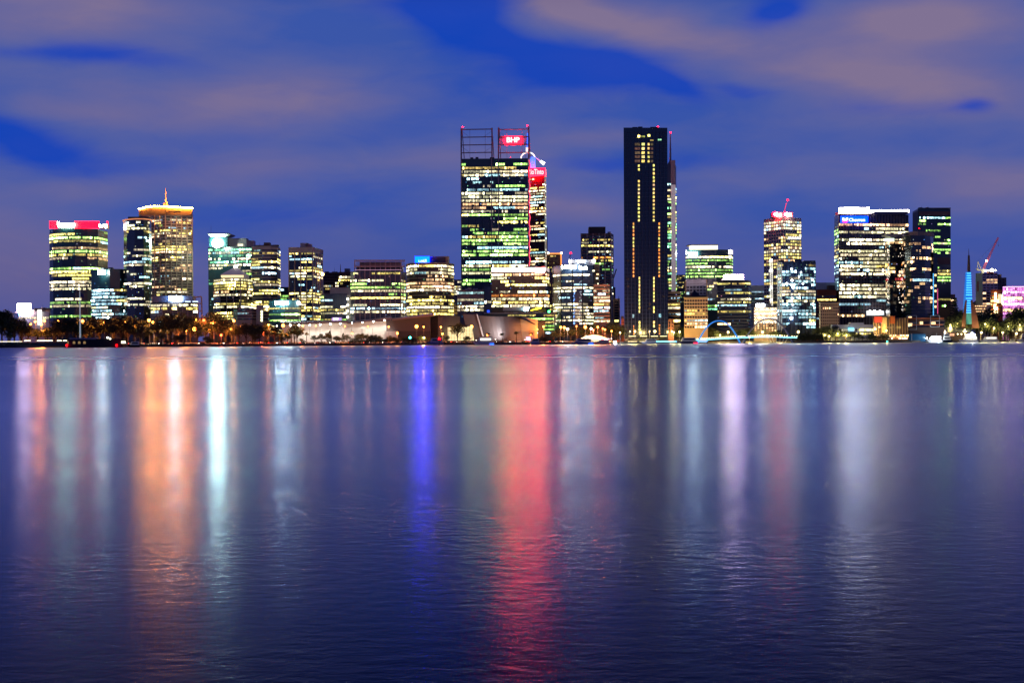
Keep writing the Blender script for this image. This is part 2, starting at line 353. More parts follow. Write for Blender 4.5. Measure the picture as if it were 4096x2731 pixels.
SH = [(-900, 1000), (0, 1010), (650, 1050), (1300, 1150), (1800, 1200), (2400, 1250), (2650, 1290), (2745, 1345), (3200, 1345), (3300, 1335), (3500, 1350), (3650, 1370), (3700, 1388), (5000, 1396)]
def shore(x):
    for (a, d0), (b_, d1) in zip(SH, SH[1:]):
        if x <= b_: return d0 + (d1 - d0) * max(0, (x - a)) / (b_ - a)
    return SH[-1][1]
M_GND = mat('city_ground', (.05, .055, .035), .9, var=.5, vs=.08)
M_GRS = mat('lawn', (.055, .085, .025), .95, var=.4, vs=.2)
M_ASP = mat('asphalt', (.05, .05, .052), .85, var=.3, vs=.3)
M_ROCK = mat('bank_rock', (.09, .08, .07), .9, var=.6, vs=.8)
pts = []
for i in range(0, 61):
    x = -900 + 5900 * i / 60; d = shore(x) + math.sin(i * 1.7) * 2; pts.append(((x - CX) / FPX * d, d))
mb = MB()
far = [(7000, 9000), (-7000, 9000)]
for (x0, y0), (x1, y1) in zip(pts, pts[1:]):
    mb.quad(Vector((x0, y0 + 5, GZ)), Vector((x1, y1 + 5, GZ)), Vector((x1 * 5, 9000, GZ)), Vector((x0 * 5, 9000, GZ)))
structure(mb.build('ground', M_GND))
mb = MB()
for (x0, y0), (x1, y1) in zip(pts, pts[1:]):
    mb.quad(Vector((x0, y0, -.6)), Vector((x1, y1, -.6)), Vector((x1, y1 + 5, GZ)), Vector((x0, y0 + 5, GZ)))
structure(mb.build('river_bank', M_ROCK))
def strip(o0, o1, z, x0, x1, name, m, n=50):
    mb = MB(); q = []
    for i in range(n + 1):
        x = x0 + (x1 - x0) * i / n; q.append([Vector(((x - CX) / FPX * (shore(x) + o), shore(x) + o, z)) for o in (o0, o1)])
    for a, b_ in zip(q, q[1:]): mb.quad(a[0], b_[0], b_[1], a[1])
    return structure(mb.build(name, m))
strip(5.2, 34, GZ + .006, -800, 2640, 'lawn', M_GRS)
strip(40, 54, GZ + .008, -800, 2640, 'road', M_ASP)
strip(46.8, 47.1, GZ + .014, -800, 2640, 'road_marking', mat('road_paint', (.75, .75, .7), .6))
mb = MB()
for i in range(110):
    x = -800 + 3440 * i / 110; d0, d1 = shore(x) + 38, shore(x + 31.3) + 38; a = Vector(((x - CX) / FPX * d0, d0, GZ)); b_ = Vector(((x + 31.3 - CX) / FPX * d1, d1, GZ))
    mb.prism([(a.x, a.y), (b_.x, b_.y), (b_.x, b_.y + 1.9), (a.x, a.y + 1.9)], GZ, GZ + .14)
structure(mb.build('kerb', mat('kerb_concrete', (.4, .39, .36), .8)))
# ------------------------------------------------------------------ buildings, left to right
WHT_SIGN = lamp_mat('sign_white', (1, .97, .95), 23.8); WARM_SIGN = lamp_mat('sign_warm', (1, .9, .62), 7)
# low white building and illuminated billboard, far left
B = Bld('low_building', 'low white building under the glowing billboard at the far left', [(75, 1330), (196, 1325)], 1246, M_WHT, 20)
B.bands(1271, 14, 'w8', .6, 2, inten=1.2); B.block(60, 142, 1246, 1252, M_GRY); B.block(150, 165, 1238, 1300, lamp_mat('stair_light', (1, .97, .9), 1.6), B.Df - .6, 1, 'lit_stairwell')
T = thing('billboard', 'bright white illuminated billboard on a low roof at the far left', 'billboard', tuple(P(96, 1249, 1329)))
mb = MB(); pxbox(mb, 69, 123, 1214, 1247, 1326, .6); mb.build('panel', lamp_mat('billboard_light', (1, .62, .68), 44.2), T)
mb = MB()
for x in (78, 96, 114): mb.bar(P(x, 1258, 1328), P(x, 1220, 1328), .25)
mb.build('support', M_STL, T)
mb = MB(); pxbox(mb, 75, 90, 1250, 1262, 1323, .5); mb.build('small_sign', lamp_mat('sign_blue', (.1, .3, 1), 20.4), T)
B = Bld('low_building', 'low stone building with flat eave left of the pink-crowned tower', [(140, 1420), (201, 1420)], 1237, M_TAN, 20)
B.grid(1262, 13, 'c1c1c0', [5], .7, .7); B.cap(1233, 1238, M_BRN, 1.5)

# pink-crowned curved tower
B = Bld('office_tower', 'curved dark glass office tower with pink-lit louvre crown', [(199, 1500), (213, 1488), (250, 1480), (300, 1477), (350, 1480), (393, 1488), (431, 1520)], 914, M_GLT, 30)
B.bands(922.5, 13.68, 'g1y1g9y8g0p3g9y9p4g0y2g9y4y6y5w9w9w8g0g0w2g9g9g0g0g8g0g0', .62, 1.5, M_GLT, 1.25, run=14)
PK = lamp_mat('crown_pink', (1, .0015, .009), 13.5); PKB = mat('crown_louvre', (.3, .02, .06), .6, emis=(1, .003, .04), es=1.6)
for (xa, xb, D) in ((199, 228, 1487), (299, 395, 1479), (428, 431, 1517)):
    mb = MB(); pxbox(mb, xa, xb, 886, 914, D, 2); lv = mb.build('louvre_screen', PKB, B.root)
    n = max(1, int((xb - xa) / 5)); mb = MB()
    for k in range(n + 1):
        x = xa + (xb - xa) * k / max(n, 1); mb.bar(P(x, 914, D - .4), P(x, 885, D - .4), .28, 4)
    mb.bar(P(xa, 912, D - .5), P(xb, 912, D - .5), .5, 4); mb.build('lit_fin', PK, lv)
B.block(232, 300, 898, 914, M_GRY, 1482, 8); B.block(396, 428, 900, 914, M_GRY, 1505, 8)
SG = lamp_mat('sign_white_green', (.7, 1, .8), 65.025)
o = blurred_letters(B.root, 230, 246, 887, 906, 1476, SG, 2, 3, 'logo'); blurred_letters(B.root, 247, 299, 893, 905, 1476, SG, 8, 4)
blurred_letters(B.root, 397, 404, 890, 909, 1497, SG, 1, 5, 'logo'); blurred_letters(B.root, 404, 427, 897, 912, 1500, SG, 4, 6)
# small teal block
B = Bld('office_building', 'low teal glass block in front of the pink-crowned tower', [(365, 1412), (400, 1402), (440, 1396), (480, 1398), (505, 1404)], 1075.6, M_GLT, 26)
B.bands(1092, 13.7, 'c1c1c1c0c0c7c5c9c9c5c6c1c8c4', .55, 1.4, M_GLT, 1.2, run=9, dots=.1)
B.front(392, 419, 1080, 1098, lamp_mat('sign_cool', (.85, 1, .97), 49.725), off=2)
# dark rounded tower
B = Bld('apartment_tower', 'dark rounded tower with thin copper-lit roof rim', [(496, 1396), (508, 1386), (540, 1378), (575, 1378), (598, 1386), (606, 1396)], 878, M_BLK, 24)
B.bands(889, 12.2, 'w2w1w4y6c1c1c1c1c1w6w6w8c1c1w9w4w6w3c1w2w7w3c1w1w1w2w3w8w2c1c1c1c1', .6, 1.3, M_BLK, 1.2, run=6, dots=.08)
B.cap(874, 877, mat('rim_orange_lit', (.4, .15, .06), .5, emis=(1, .35, .15), es=.7), 1.2, 'roof_rim'); B.block(512, 592, 867, 875, M_DRK, None, 12)  # orange light on the rim painted as coppery colour and emission
mb = MB()
for k in range(36):
    y = 1150 + k * 5.3; pxbox(mb, 590 - abs(math.sin(k * .22)) * 6, 594 - abs(math.sin(k * .22)) * 6, y, y + 4, 1384, .5)
mb.build('light_strip', lamp_mat('strip_multi', (.75, .7, 1), 2.2, False), B.root)
# grid tower with orange rim
B = Bld('office_tower', 'tall pale gridded tower with glowing orange roof rim and spire', [(556, 1600), (663, 1560), (770, 1572)], 838, M_TAN, 34)
B.bands(868, 10.7, 'y3w7y3g2c1y4w6p6c1p3y6y9y9p8c1y6y5c1p5p5p5p2c1w3c1c1p2p2w4y2p6', .52, 1.5, M_BRN, 1.25, run=4, dots=.16)
B.cols([5, 5], 1.0, .6, M_TAN, 858, 1185); OR = lamp_mat('rim_orange', (1, .3, .03), 420)
mb = MB()
for (a, b_) in (((555, 836, 1598), (590, 828, 1586)), ((590, 828, 1586), (620, 825.5, 1574)), ((620, 825.5, 1574), (663, 826, 1558)), ((663, 826, 1558), (771, 833, 1570))): mb.bar(P(*a), P(*b_), .5, 6)
mb.build('rim_light', OR, B.root)
mb = MB()
pp = [P(556, 860, 1599), P(663, 860, 1559), P(770, 860, 1571)]; qq = [P(556, 836, 1599), P(620, 826.5, 1575), P(663, 827, 1559), P(770, 834, 1571)]
mb.poly([pp[0], pp[1], qq[2], qq[1], qq[0]]); mb.poly([pp[1], pp[2], qq[3], qq[2]]); mb.quad(qq[0], qq[2], P(770, 834, 1600), P(600, 830, 1640)); mb.build('crown_wall', mat('crown_stone', (.1, .07, .05), .8), B.root)
mb = MB(); mb.bar(P(663, 826, 1580), P(663, 812, 1580), 3.2, 8, r2=2); mb.bar(P(663, 812, 1580), P(663, 752, 1580), 1.0, 6, r2=.25); mb.bar(P(668, 822, 1578), P(668, 808, 1578), .8, 6); mb.bar(P(657, 822, 1578), P(657, 815, 1578), 1.2, 6)
mb.build('spire', M_PNK, B.root); B.front(666, 724, 845, 851, M_BRN, 'louvre', .4)
B.front(560, 575, 843, 856, M_BRN, 'louvre', -22)
# block with blue-white sign and pergola frame
B = Bld('office_building', 'low glass block with blue-white roof sign and open steel frame', [(604, 1312), (650, 1300), (792, 1302)], 1208, M_DGR, 26)
B.bands(1221, 13, 'w9y6c5w4w3c1c0', .7, 2, M_GLT, 1.3, run=4); B.cols([2, 7], .5, .4, M_STL)
B.block(608, 772, 1183, 1208, M_GLB, 1304, 12, 'roof_block'); B.front(676, 718, 1184, 1202, lamp_mat('sign_ice', (.72, .86, 1), 114.75), off=.6)
for xa in (706, 740, 770): B.front(xa, xa + 22, 1204, 1208, lamp_mat('strip_ice', (.6, .75, 1), 2), 'light_strip', .6)
mb = MB()
for a, b_ in (((778, 1189), (806, 1186)), ((806, 1186), (808, 1275)), ((778, 1189), (779, 1208)), ((792, 1208), (793, 1275)), ((793, 1215), (807, 1213)), ((794, 1245), (808, 1243))): mb.bar(P(*a, 1301), P(*b_, 1301), .7, 4)
mb.build('pergola_frame', M_PNK, B.root)

# clock tower building
B = Bld('office_tower', 'dark teal office tower with a round glowing clock face', [(835, 1572), (1008, 1560)], 986, M_GLT, 32)
B.bands(997.3, 12.3, 'l7w9l5w5l8w9w7w7g4l1l1l2l2l1l3l1c1c5c3', .62, 1.5, M_GLT, 1.25, run=4); B.cols([7], .5, .25, M_GLT)
B.block(836, 910, 948, 986, M_GLT, 1559, 20, 'clock_turret')
mb = MB(); a, b_ = P(843, 948, 1558), P(902, 948, 1558); c, d = P(831, 936, 1550), P(914, 936, 1550)
mb.hull([[(a.x, a.y, a.z), (b_.x, a.y, a.z), (b_.x, a.y + 22, a.z), (a.x, a.y + 22, a.z)], [(c.x, c.y, c.z), (d.x, c.y, c.z), (d.x, c.y + 38, c.z), (c.x, c.y + 38, c.z)], [(c.x, c.y, c.z + .9), (d.x, c.y, c.z + .9), (d.x, c.y + 38, c.z + .9), (c.x, c.y + 38, c.z + .9)]])
mb.build('flared_canopy', M_GRY, B.root)
mb = MB(); q = P(867.5, 973, 1556.5); mb.bar(q, q + Vector((0, -1, 0)), 4.6, 28); cf = mb.build('clock_face', lamp_mat('clock_light', (.72, 1, .86), 170), B.root)
mb = MB(); q2 = q + Vector((0, -1.25, 0)); mb.bar(q2, q2 + Vector((2.2, 0, 1.6)), .3, 4); mb.bar(q2, q2 + Vector((-1.2, 0, 3.4)), .25, 4); mb.build('clock_hand', M_DRK, cf)
B.block(910, 985, 953, 986, M_GRY, 1564, 14); B.block(985, 1013, 962, 986, M_PNK, 1566, 14); B.front(951, 972, 976, 984, lamp_mat('window_warm', (1, .9, .6), 1.6, False), 'lit_window', -3.6)
B.mast(844, 903, 936, .2)
# pyramid-roofed tower
B = Bld('office_tower', 'stepped tower with a lit white pyramid roof beside the clock tower', [(856, 1472), (881, 1450), (962, 1440), (988, 1452), (1010, 1472)], 1112, M_BRN, 30)
B.bands(1118, 12.1, 'w6y9y8y8p7w9w5p2y8w6y5y9y9y9', .58, 1.3, M_BLK, 1.3, run=10); B.cols([1, 3, 1, 1], .5, .5, M_BEI)
mb = MB(); z0 = P(881, 1099, 1440).z; zt = P(937, 1066, 1455).z; x0, x1 = P(879, 1099, 1440).x, P(978, 1099, 1440).x; ap = Vector(((x0 + x1) / 2 + .5, 1456, zt)); cs = [(x0, 1441), (x1, 1441), (x1, 1471), (x0, 1471)]
mb.box(x0 + 1, x1 - 1, 1442, 1470, P(881, 1112, 1440).z, z0)
for k in range(4): a, b_ = cs[k], cs[(k + 1) % 4]; mb.poly([Vector((*a, z0)), Vector((*b_, z0)), ap])
mb.build('pyramid_roof', mat('pyramid_white_glow', (.6, .58, .6), .6, emis=(1, .8, .75), es=.07), B.root)  # weak warm glow painted into the roof as emission
mb = MB(); mb.ball(ap + Vector((0, 0, -.5)), 1.6); mb.build('roof_light', lamp_mat('apex_light', (1, .92, .75), 51), B.root)
mb = MB(); pxbox(mb, 884, 974, 1101, 1109, 1439.8, .4); mb.build('lit_window', lamp_mat('window_amber', (1, .75, .35), 1.6, False), B.root)
# striped curved tower
B = Bld('office_tower', 'beige and dark striped tower with curved front', [(1006, 1518), (1050, 1510), (1085, 1510), (1109, 1515), (1122, 1550)], 984, M_BEI, 30)
B.bands(1001, 11.5, 'c2y9c1y2y7y3w8c1c1c1y3y8w6c1y6y7c1c1y9y5w3w3c0w2c0', .55, 1.4, M_GLB, 1.25, run=8)
B.block(1022, 1088, 980, 985, M_BRN); B.block(1055, 1078, 970, 981, M_BRN); B.block(1090, 1112, 979, 985, M_BRN)
# small striped block + concrete stair core
B = Bld('office_building', 'small cream and blue striped office block above the park trees', [(935, 1388), (950, 1380), (1008, 1380), (1025, 1386)], 1237, M_BEI, 20)
B.bands(1242, 11.6, 'c1c1c0c1', .5, 1.4, M_GLB, dots=.12); B.block(955, 985, 1231, 1237, M_GRY)
B = Bld('stair_core', 'grey concrete stair core with one column of lit windows', [(1025, 1372), (1046, 1370), (1054, 1370)], 1219, M_GRY, 14)
mbx = [B.front(1043, 1050, 1242 + 11.5 * k, 1251 + 11.5 * k, lamp_mat('window_lime', (1, 1, .55), 3, False), 'window', .3) for k in range(4)]
B = Bld('office_building', 'narrow beige banded block squeezed behind the dark green block', [(1054, 1400), (1078, 1400)], 1222, M_BEI, 14); B.bands(1227, 12.5, 'w5y6c1w2c0', .55, 1.4, M_GLT)
# dark green block with bright sign
B = Bld('office_building', 'low black-green block with two brilliant roof signs', [(1077, 1336), (1140, 1330), (1195, 1332), (1201, 1342)], 1200, M_GLT, 24)
B.bands(1221, 12.1, 'c1y9c1g9c1g9c0', .52, 1.3, M_GLT, 1.2, run=14)
sg = lamp_mat('sign_aqua', (.72, .97, 1), 133.875); blurred_letters(B.root, 1100, 1112, 1204, 1220, 1327.5, sg, 1, 2, 'logo'); B.front(1113, 1153, 1207, 1217, sg, off=2); B.front(1190, 1200, 1207, 1217, sg, off=2)
B = Bld('office_building', 'dim greenish block in the gap left of the tan pier tower', [(1120, 1620), (1158, 1620)], 1148, M_GLT, 24); B.bands(1160, 12, 'c1c1g8g4c1c1', .6, 1.5, M_GLT)
# tan pier tower
B = Bld('office_tower', 'tan tower with tall pale piers and a blank top fascia', [(1157, 1486), (1251, 1480), (1289, 1530)], 1010, M_BLK, 30)
B.bands(1013.5, 11.4, 'y3w4c1w6c1y8y8w5w9y4c2c1c1y4y7w8y8y8w3y9y7w2y8y9c1', .6, 1.4, M_BLK, 1.25, run=7); B.cols([4, 5], .9, .7, M_TAN)
B.cap(988, 1010, M_BEI, 1.2, 'fascia'); B.block(1201, 1232, 972, 988, M_GRY); B.block(1222, 1244, 976, 988, M_PNK)
mb = MB(); mb.ball(P(1290, 1097, 1500), 1.5); mb.build('lamp', lamp_mat('lamp_amber', (1, .55, .2), 20), B.root)
# brown blocks
B = Bld('office_building', 'dark brown block right of the tan pier tower', [(1293, 1650), (1356, 1650)], 1090, M_BRN, 24); B.grid(1098, 11.5, 'y1y1y1y6w6y4y3', [8], .5, .5)
B = Bld('office_building', 'beige-banded block with roof mast behind the navy glass block', [(1356, 1644), (1404, 1640)], 1087, M_BRN, 24); B.bands(1108, 12.6, 'w9y8y7y2', .55, 1.5, M_BLK); B.mast(1362, 1058, 1088, .6, M_GRY); B.block(1378, 1398, 1074, 1087, M_STL)
# navy glass block with concrete shaft
B = Bld('office_building', 'navy glass block with pale concrete upper shaft', [(1283, 1432), (1300, 1422), (1388, 1420)], 1175, M_GLB, 26)
B.bands(1187.5, 13, 'g8c1c2w6y8w8c1g7c0', .55, 1.5, M_GLB, 1.2, run=8); B.cols([1, 9], .3, .3, M_BLK2)
B.block(1320, 1404, 1150, 1176, M_GRY, 1424, 18, 'concrete_shaft'); B.block(1388, 1403, 1176, 1290, M_GRY, 1423, 10, 'side_wall')
for k in range(4): mb = MB(); mb.ball(P(1391, 1196 + k * 24, 1418), 1.0); mb.build('lamp', lamp_mat('lamp_soft', (1, .95, .7), 9), B.root)
B.front(1327, 1367, 1270, 1283, mat('sign_violet', (.3, .2, .4), .5, emis=(.55, .3, .8), es=.8), off=3); blurred_letters(B.root, 1334, 1350, 1273, 1279, 1415, WHT_SIGN, 3, 8)
# wide block with rooftop frame
B = Bld('office_building', 'wide dark office block with open rooftop screen frame', [(1403, 1412), (1420, 1402), (1602, 1400), (1622, 1430)], 1084, M_GLB, 30)
B.bands(1093, 14, 'y4c1w6g4g8w7g7y6c5w5c9w9c3c1', .55, 1.5, M_GLB, 1.25, run=9); B.cols([0, 9, 2], .5, .7, M_PNK)
mb = MB()
for k in range(10):
    x = 1419 + k * 20.5; mb.bar(P(x, 1085, 1403), P(x, 1042, 1403), .35 if k % 3 else .6, 4)
for y in (1042, 1066): mb.bar(P(1417, y, 1403), P(1621, y, 1403), .8, 4)
for y in (1048, 1054, 1060): mb.bar(P(1419, y, 1403.5), P(1619, y, 1403.5), .2, 4)
for k in range(40): x = 1420 + k * 5.1; mb.bar(P(x, 1066, 1403.5), P(x, 1043, 1403.5), .13, 3)
mb.build('roof_screen', M_PNK, B.root); B.block(1425, 1610, 1068, 1084, M_BLK2, 1412, 14)
mb = MB(); pxbox(mb, 1421, 1607, 1078, 1081, 1399, .3); mb.build('light_strip', mat('strip_pink', (.5, .35, .45), .5, emis=(1, .6, .85), es=.35), B.root)
mb = MB(); pxbox(mb, 1440, 1606, 1048, 1064, 1409, .4); mb.build('screen_panel', M_DGR, B.root)
# tan block with blue sign
B = Bld('office_building', 'rounded tan office block with a vivid blue rooftop sign', [(1627, 1485), (1640, 1460), (1670, 1452), (1717, 1450), (1760, 1450), (1790, 1458), (1815, 1482)], 1054, M_TAN, 32)
B.bands(1063.5, 13.75, 'w9w8w9p7p6p7p6w8y6y7y9y7w8y9y9y8', .58, 1.4, M_BRN, 1.3, run=9); B.cols([1, 1, 1, 1, 1, 1], .35, .25, M_BRN)
B.block(1662, 1794, 1025, 1054, M_TAN, 1464, 18, 'roof_block'); B.block(1718, 1782, 1030, 1052, M_BRN, 1462, 2, 'louvre')
B.front(1660, 1718, 1026, 1054, lamp_mat('sign_ultramarine', (.0, .006, 1), 90), off=-11); blurred_letters(B.root, 1674, 1706, 1037, 1049, 1459.5, lamp_mat('letters_ice', (.5, .7, 1), 3), 6, 5)
B.cap(1050, 1054, M_TAN, .8)
B = Bld('office_building', 'slim pale block between the tan block and the tallest lit tower', [(1812, 1700), (1848, 1700)], 1118, M_GRY, 22); B.grid(1128, 9.5, 'w4o3w7w7w5w3c1', [6], .6, .6)
B = Bld('office_building', 'narrow tan striped slab left of the low navy block', [(1815, 1480), (1832, 1480)], 1222, M_TAN, 14); B.bands(1232, 14, 'p1p1p1', .45, 1.5, M_BRN)

# the tallest lit tower with open steel frames
B = Bld('office_tower', 'tall lit glass tower topped by two open steel frames', [(1846, 1602), (2113, 1600), (2119, 1616)], 633.6, M_GLT, 45)
B.bands(656.6, 14.5, 'g7y6w9w9c6c3g4c5w8w9w9p6p8w6g7g4l4g6g6g5g9g8g6c4g9g6c3c3w7g8w9g8g9g7', .6, 1.5, M_GLT, 1.35, run=9, faces=[0])
st = mat('frame_rose_grey', (.17, .13, .16), .5)
for xa, w in ((1846, .6), (1967.5, .5), (1995, .5), (2113, .6)):
    mb = MB(); a = P(xa, 1000, 1599); mb.box(a.x - w, a.x + w, 1598.6, 1600, GZ, B.zt); mb.build('column', mat('column_rose_grey', (.28, .25, .27), .6), B.root)
for k in range(1, 10):
    x = 1846 + 267 * k / 9.6; 
    if min(abs(x - 1967.5), abs(x - 1995)) < 8: continue
    mb = MB(); a = P(x, 1000, 1599); mb.box(a.x - .2, a.x + .2, 1599.4, 1599.9, GZ, B.zt - 10); mb.build('mullion', M_BLK, B.root)
for y in (754, 864, 924, 981, 1042): mb = MB(); pxbox(mb, 1848, 2111, y - 1.3, y + 1.3, 1599.2, .5); mb.build('floor_beam', M_STL, B.root)
for (xl, xr, xli, xri, yl, yr) in ((1845, 1968, 1857, 1974, 513, 512), (1994, 2115, 2003, 2119, 511, 506)):
    mb = MB(); D = 1604
    mb.bar(P(xl, 634, D), P(xl, yl, D), 1.0, 4); mb.bar(P(xr, 634, D), P(xr, yr, D), 1.0, 4)
    mb.bar(P(xli, 634, D + 6), P(xl + 3, yl + 2, D + 6), .55, 4); mb.bar(P(xri + 2, 634, D + 6), P(xr, yr + 4, D + 6), .55, 4)
    for i, y in enumerate((518, 549, 580, 611)):
        mb.bar(P(xl, y + 1, D), P(xr, y - 1, D), .65, 4)
    for f in (.28, .78): x = xl + (xr - xl) * f; mb.bar(P(x, 634, D), P(x, 518, D), .18, 4)
    for y in (549, 611): mb.bar(P(xl, y - 25, D), P(xl + 34, y, D), .14, 4); mb.bar(P(xr, y - 25, D), P(xr - 34, y, D), .14, 4)
    mb.build('steel_frame', st, B.root)
mb = MB()
for x in list(range(2001, 2022, 5)) + list(range(2090, 2110, 5)): mb.bar(P(x, 577, 1603), P(x, 545, 1603), .35, 4)
for y in (546, 554, 561, 569, 576): mb.bar(P(1999, y, 1603), P(2110, y, 1603), .4, 4)
mb.build('sign_frame', st, B.root)
B.front(2020, 2086, 546, 576, lamp_mat('sign_red', (1, .0003, .0012), 130), 'sign_board', -1.5); lettering('BHP', B.root, 2027, 2078, 550, 570, 1600.8, lamp_mat('letters_pink_white', (1, .35, .32), 6))
beacon(B.root, 1851, 509, 1603, 1.1); beacon(B.root, 2109, 503, 1603, 1.1); beacon(B.root, 2042, 630, 1610, .6, s=12)
mb = MB()
for k in range(12): y = 640 + k * 42; mb.bar(P(2116, y, 1600), P(2121, y + 21, 1600), .7, 4); mb.bar(P(2121, y + 21, 1600), P(2116, y + 42, 1600), .7, 4)
mb.build('lit_bracing', mat('bracing_red', (.5, .1, .12), .5, emis=(1, .05, .12), es=1.6), B.root)

# brown tower with red sign and domed blue-lit crown
B = Bld('office_tower', 'brown tower with red sign and blue-lit dome mast', [(2119, 1692), (2180, 1680), (2184, 1695)], 703, M_BRN, 34)
B.bands(714, 11.8, 'p7p1w5y8w7w6w7w6c3w8y8p6w6c1c1y3p7w6y6y6c1w7o6w6y7c1w7p5w4p6r5', .5, 1.4, M_BRN, 1.2, run=6)
B.front(2119, 2180, 672, 703, lamp_mat('sign_red_deep', (1, .0004, .002), 90), 'sign_board', .6); lettering('RioTinto', B.root, 2113, 2175, 677, 698, 1679, lamp_mat('letters_rose', (1, .3, .3), 4))
B.cols([0, 1], .8, .5, mat('edge_light', (.5, .5, .45), .5, emis=(1, .95, .8), es=.35), 672)
B.block(2122, 2142, 628, 672, lamp_mat('crown_blue', (.04, .16, 1), 2.2), 1690, 10, 'crown_drum')
mb = MB(); q = P(2112, 632, 1695)
for k in range(9):
    t_ = k / 8 * math.pi; mb.bar(q + Vector((math.cos(t_) * 7.5, 0, math.sin(t_) * 6)), q + Vector((math.cos(t_ + .36) * 7.5, 0, math.sin(t_ + .36) * 6)) if k < 8 else q + Vector((-7.5, 0, -2)), .8, 5)
mb.build('dome_rib', mat('rib_white', (.6, .6, .6), .5, emis=(1, .97, .85), es=1.4), B.root)
mb = MB(); mb.bar(P(2109, 612, 1695), P(2108.5, 590, 1695), 1.6, 8); mb.build('mast_base', mat('mast_white', (.6, .6, .6), .5, emis=(.9, .95, 1), es=1.0), B.root)
mb = MB(); mb.bar(P(2108.5, 590, 1695), P(2110, 533, 1695), .9, 6, r2=.5); mb.build('mast', lamp_mat('mast_blue', (.03, .12, 1), 2), B.root)
mb = MB(); mb.bar(P(2142, 629, 1690), P(2174, 655, 1690), .6, 5); mb.build('raking_arm', mat('arm_blue', (.3, .35, .5), .5, emis=(.2, .35, 1), es=.8), B.root)
mb = MB(); mb.bar(P(2162, 645, 1688), P(2177, 656, 1688), 1.3, 6, r2=1.8); mb.build('floodlight', lamp_mat('flood_warm', (1, .93, .7), 6), B.root)
mb = MB(); pxbox(mb, 2184, 2190, 910, 1090, 1705, 8); mb.build('side_bay', M_BRN, B.root)
# small ornate tower with orange uplights
B = Bld('office_tower', 'slim dark tower with orange uplit cornice and corner', [(2191, 1702), (2247, 1700)], 1016, M_BRN, 20)
B.grid(1024, 9.2, 'y4y4y5y4y3y3y3y3y2y2y2y2y2', [10], .5, .4); B.cap(1011, 1017, mat('cornice_uplit', (.5, .25, .1), .6, emis=(1, .35, .08), es=1.1), .4, 'cornice')  # orange uplighting on the cornice painted as emission
mb = MB(); pxbox(mb, 2242, 2247, 1016, 1066, 1699, .4); mb.build('corner_light', mat('corner_uplit', (.5, .25, .1), .6, emis=(1, .3, .05), es=1.4), B.root)  # uplit corner drawn as a glowing strip
for x in (2193, 2246): mb = MB(); mb.ball(P(x, 1012, 1698), 1.0); mb.build('lamp', lamp_mat('lamp_peach', (1, .7, .45), 12), B.root)
B = Bld('office_building', 'narrow brown ribbed block right of the white-banded office block', [(2193, 1500), (2216, 1500)], 1074, M_BRN, 20); B.grid(1084, 14, 'y3y3y4y2y4y3y2y3y4y2y3y3y2', [4], .6, .4); B.cols([4], .6, .6, M_PNK)
# white-banded block
B = Bld('office_building', 'office block with long glowing white band along its top', [(1966, 1425), (2183, 1420), (2196, 1442)], 1069, M_BRN, 34)
B.bands(1097.5, 13.9, 'p6w7y5y2c1w7o9w9y8w7', .66, 1.4, M_BRN, 1.25, run=6); B.cols([7], .35, .3, M_DGR)
mb = MB(); pxbox(mb, 1966, 2182, 1070, 1087, 1419, .6); band = mb.build('light_band', lamp_mat('band_white', (1, .84, .8), 3.6), B.root)
mb = MB(); pxbox(mb, 2140, 2178, 1070, 1093, 1418.3, .5); mb.build('red_panel', lamp_mat('band_red', (1, .35, .3), 8), band)
mb = MB(); a, b_ = P(2183, 1070, 1419), P(2196, 1086, 1441); mb.quad(Vector((a.x + .3, a.y, b_.z)), Vector((b_.x + .3, b_.y, b_.z - 1)), Vector((b_.x + .3, b_.y, a.z)), Vector((a.x + .3, a.y, a.z))); mb.build('side_band', mat('band_side', (.6, .5, .45), .6, emis=(1, .8, .75), es=.6), band)
lettering('Deloitte', B.root, 1972, 2027, 1072, 1085, 1418, lamp_mat('letters_blue', (.03, .12, 1), 1.6))
mb = MB(); pxbox(mb, 2012, 2100, 1229, 1243, 1410, .5); mb.build('sign_board', M_GRY, B.root)
lettering('EY', B.root, 2096, 2119, 1229, 1244, 1408, lamp_mat('letters_cyan', (.5, .92, 1), 16))
mb = MB(); a, b_, c = P(2121, 1242, 1408), P(2164, 1234, 1408), P(2164, 1225, 1408); mb.hull([[a, b_, c], [a + Vector((0, .6, 0)), b_ + Vector((0, .6, 0)), c + Vector((0, .6, 0))]]); mb.build('beam_logo', lamp_mat('beam_yellow', (1, .72, .01), 18), B.root)
mb = MB(); mb.ball(P(2196, 1246, 1408), 1.0); mb.build('lamp', lamp_mat('lamp_green', (.05, 1, .2), 14), B.root)
B = Bld('office_building', 'glazed podium block under a thin projecting roof', [(1938, 1396), (2212, 1390), (2223, 1402)], 1253, M_GLT, 20)
B.bands(1261, 14, 'y8g9y8g9g8g8c1', .5, 1.4, M_GLT, 1.2, run=10); B.cap(1250, 1253.5, M_GRY, 3, 'roof_slab'); B.front(2217, 2222, 1255, 1330, M_GRY, 'column', .6)
B = Bld('office_building', 'low navy block with diagonal steel bracing behind the lobby windows', [(1830, 1386), (1936, 1380)], 1158, M_GLB, 24)
B.bands(1171, 13.7, 'c7c1w9c1w9w8c1c0', .62, 1.3, M_GLB, 1.15, run=12)
mb = MB()
for x in (1835, 1868, 1900): mb.bar(P(x, 1264, 1379.6), P(x + 16, 1210, 1379.6), .3, 4); mb.bar(P(x + 16, 1210, 1379.6), P(x + 32, 1264, 1379.6), .3, 4)
mb.build('bracing', M_BLK2, B.root)
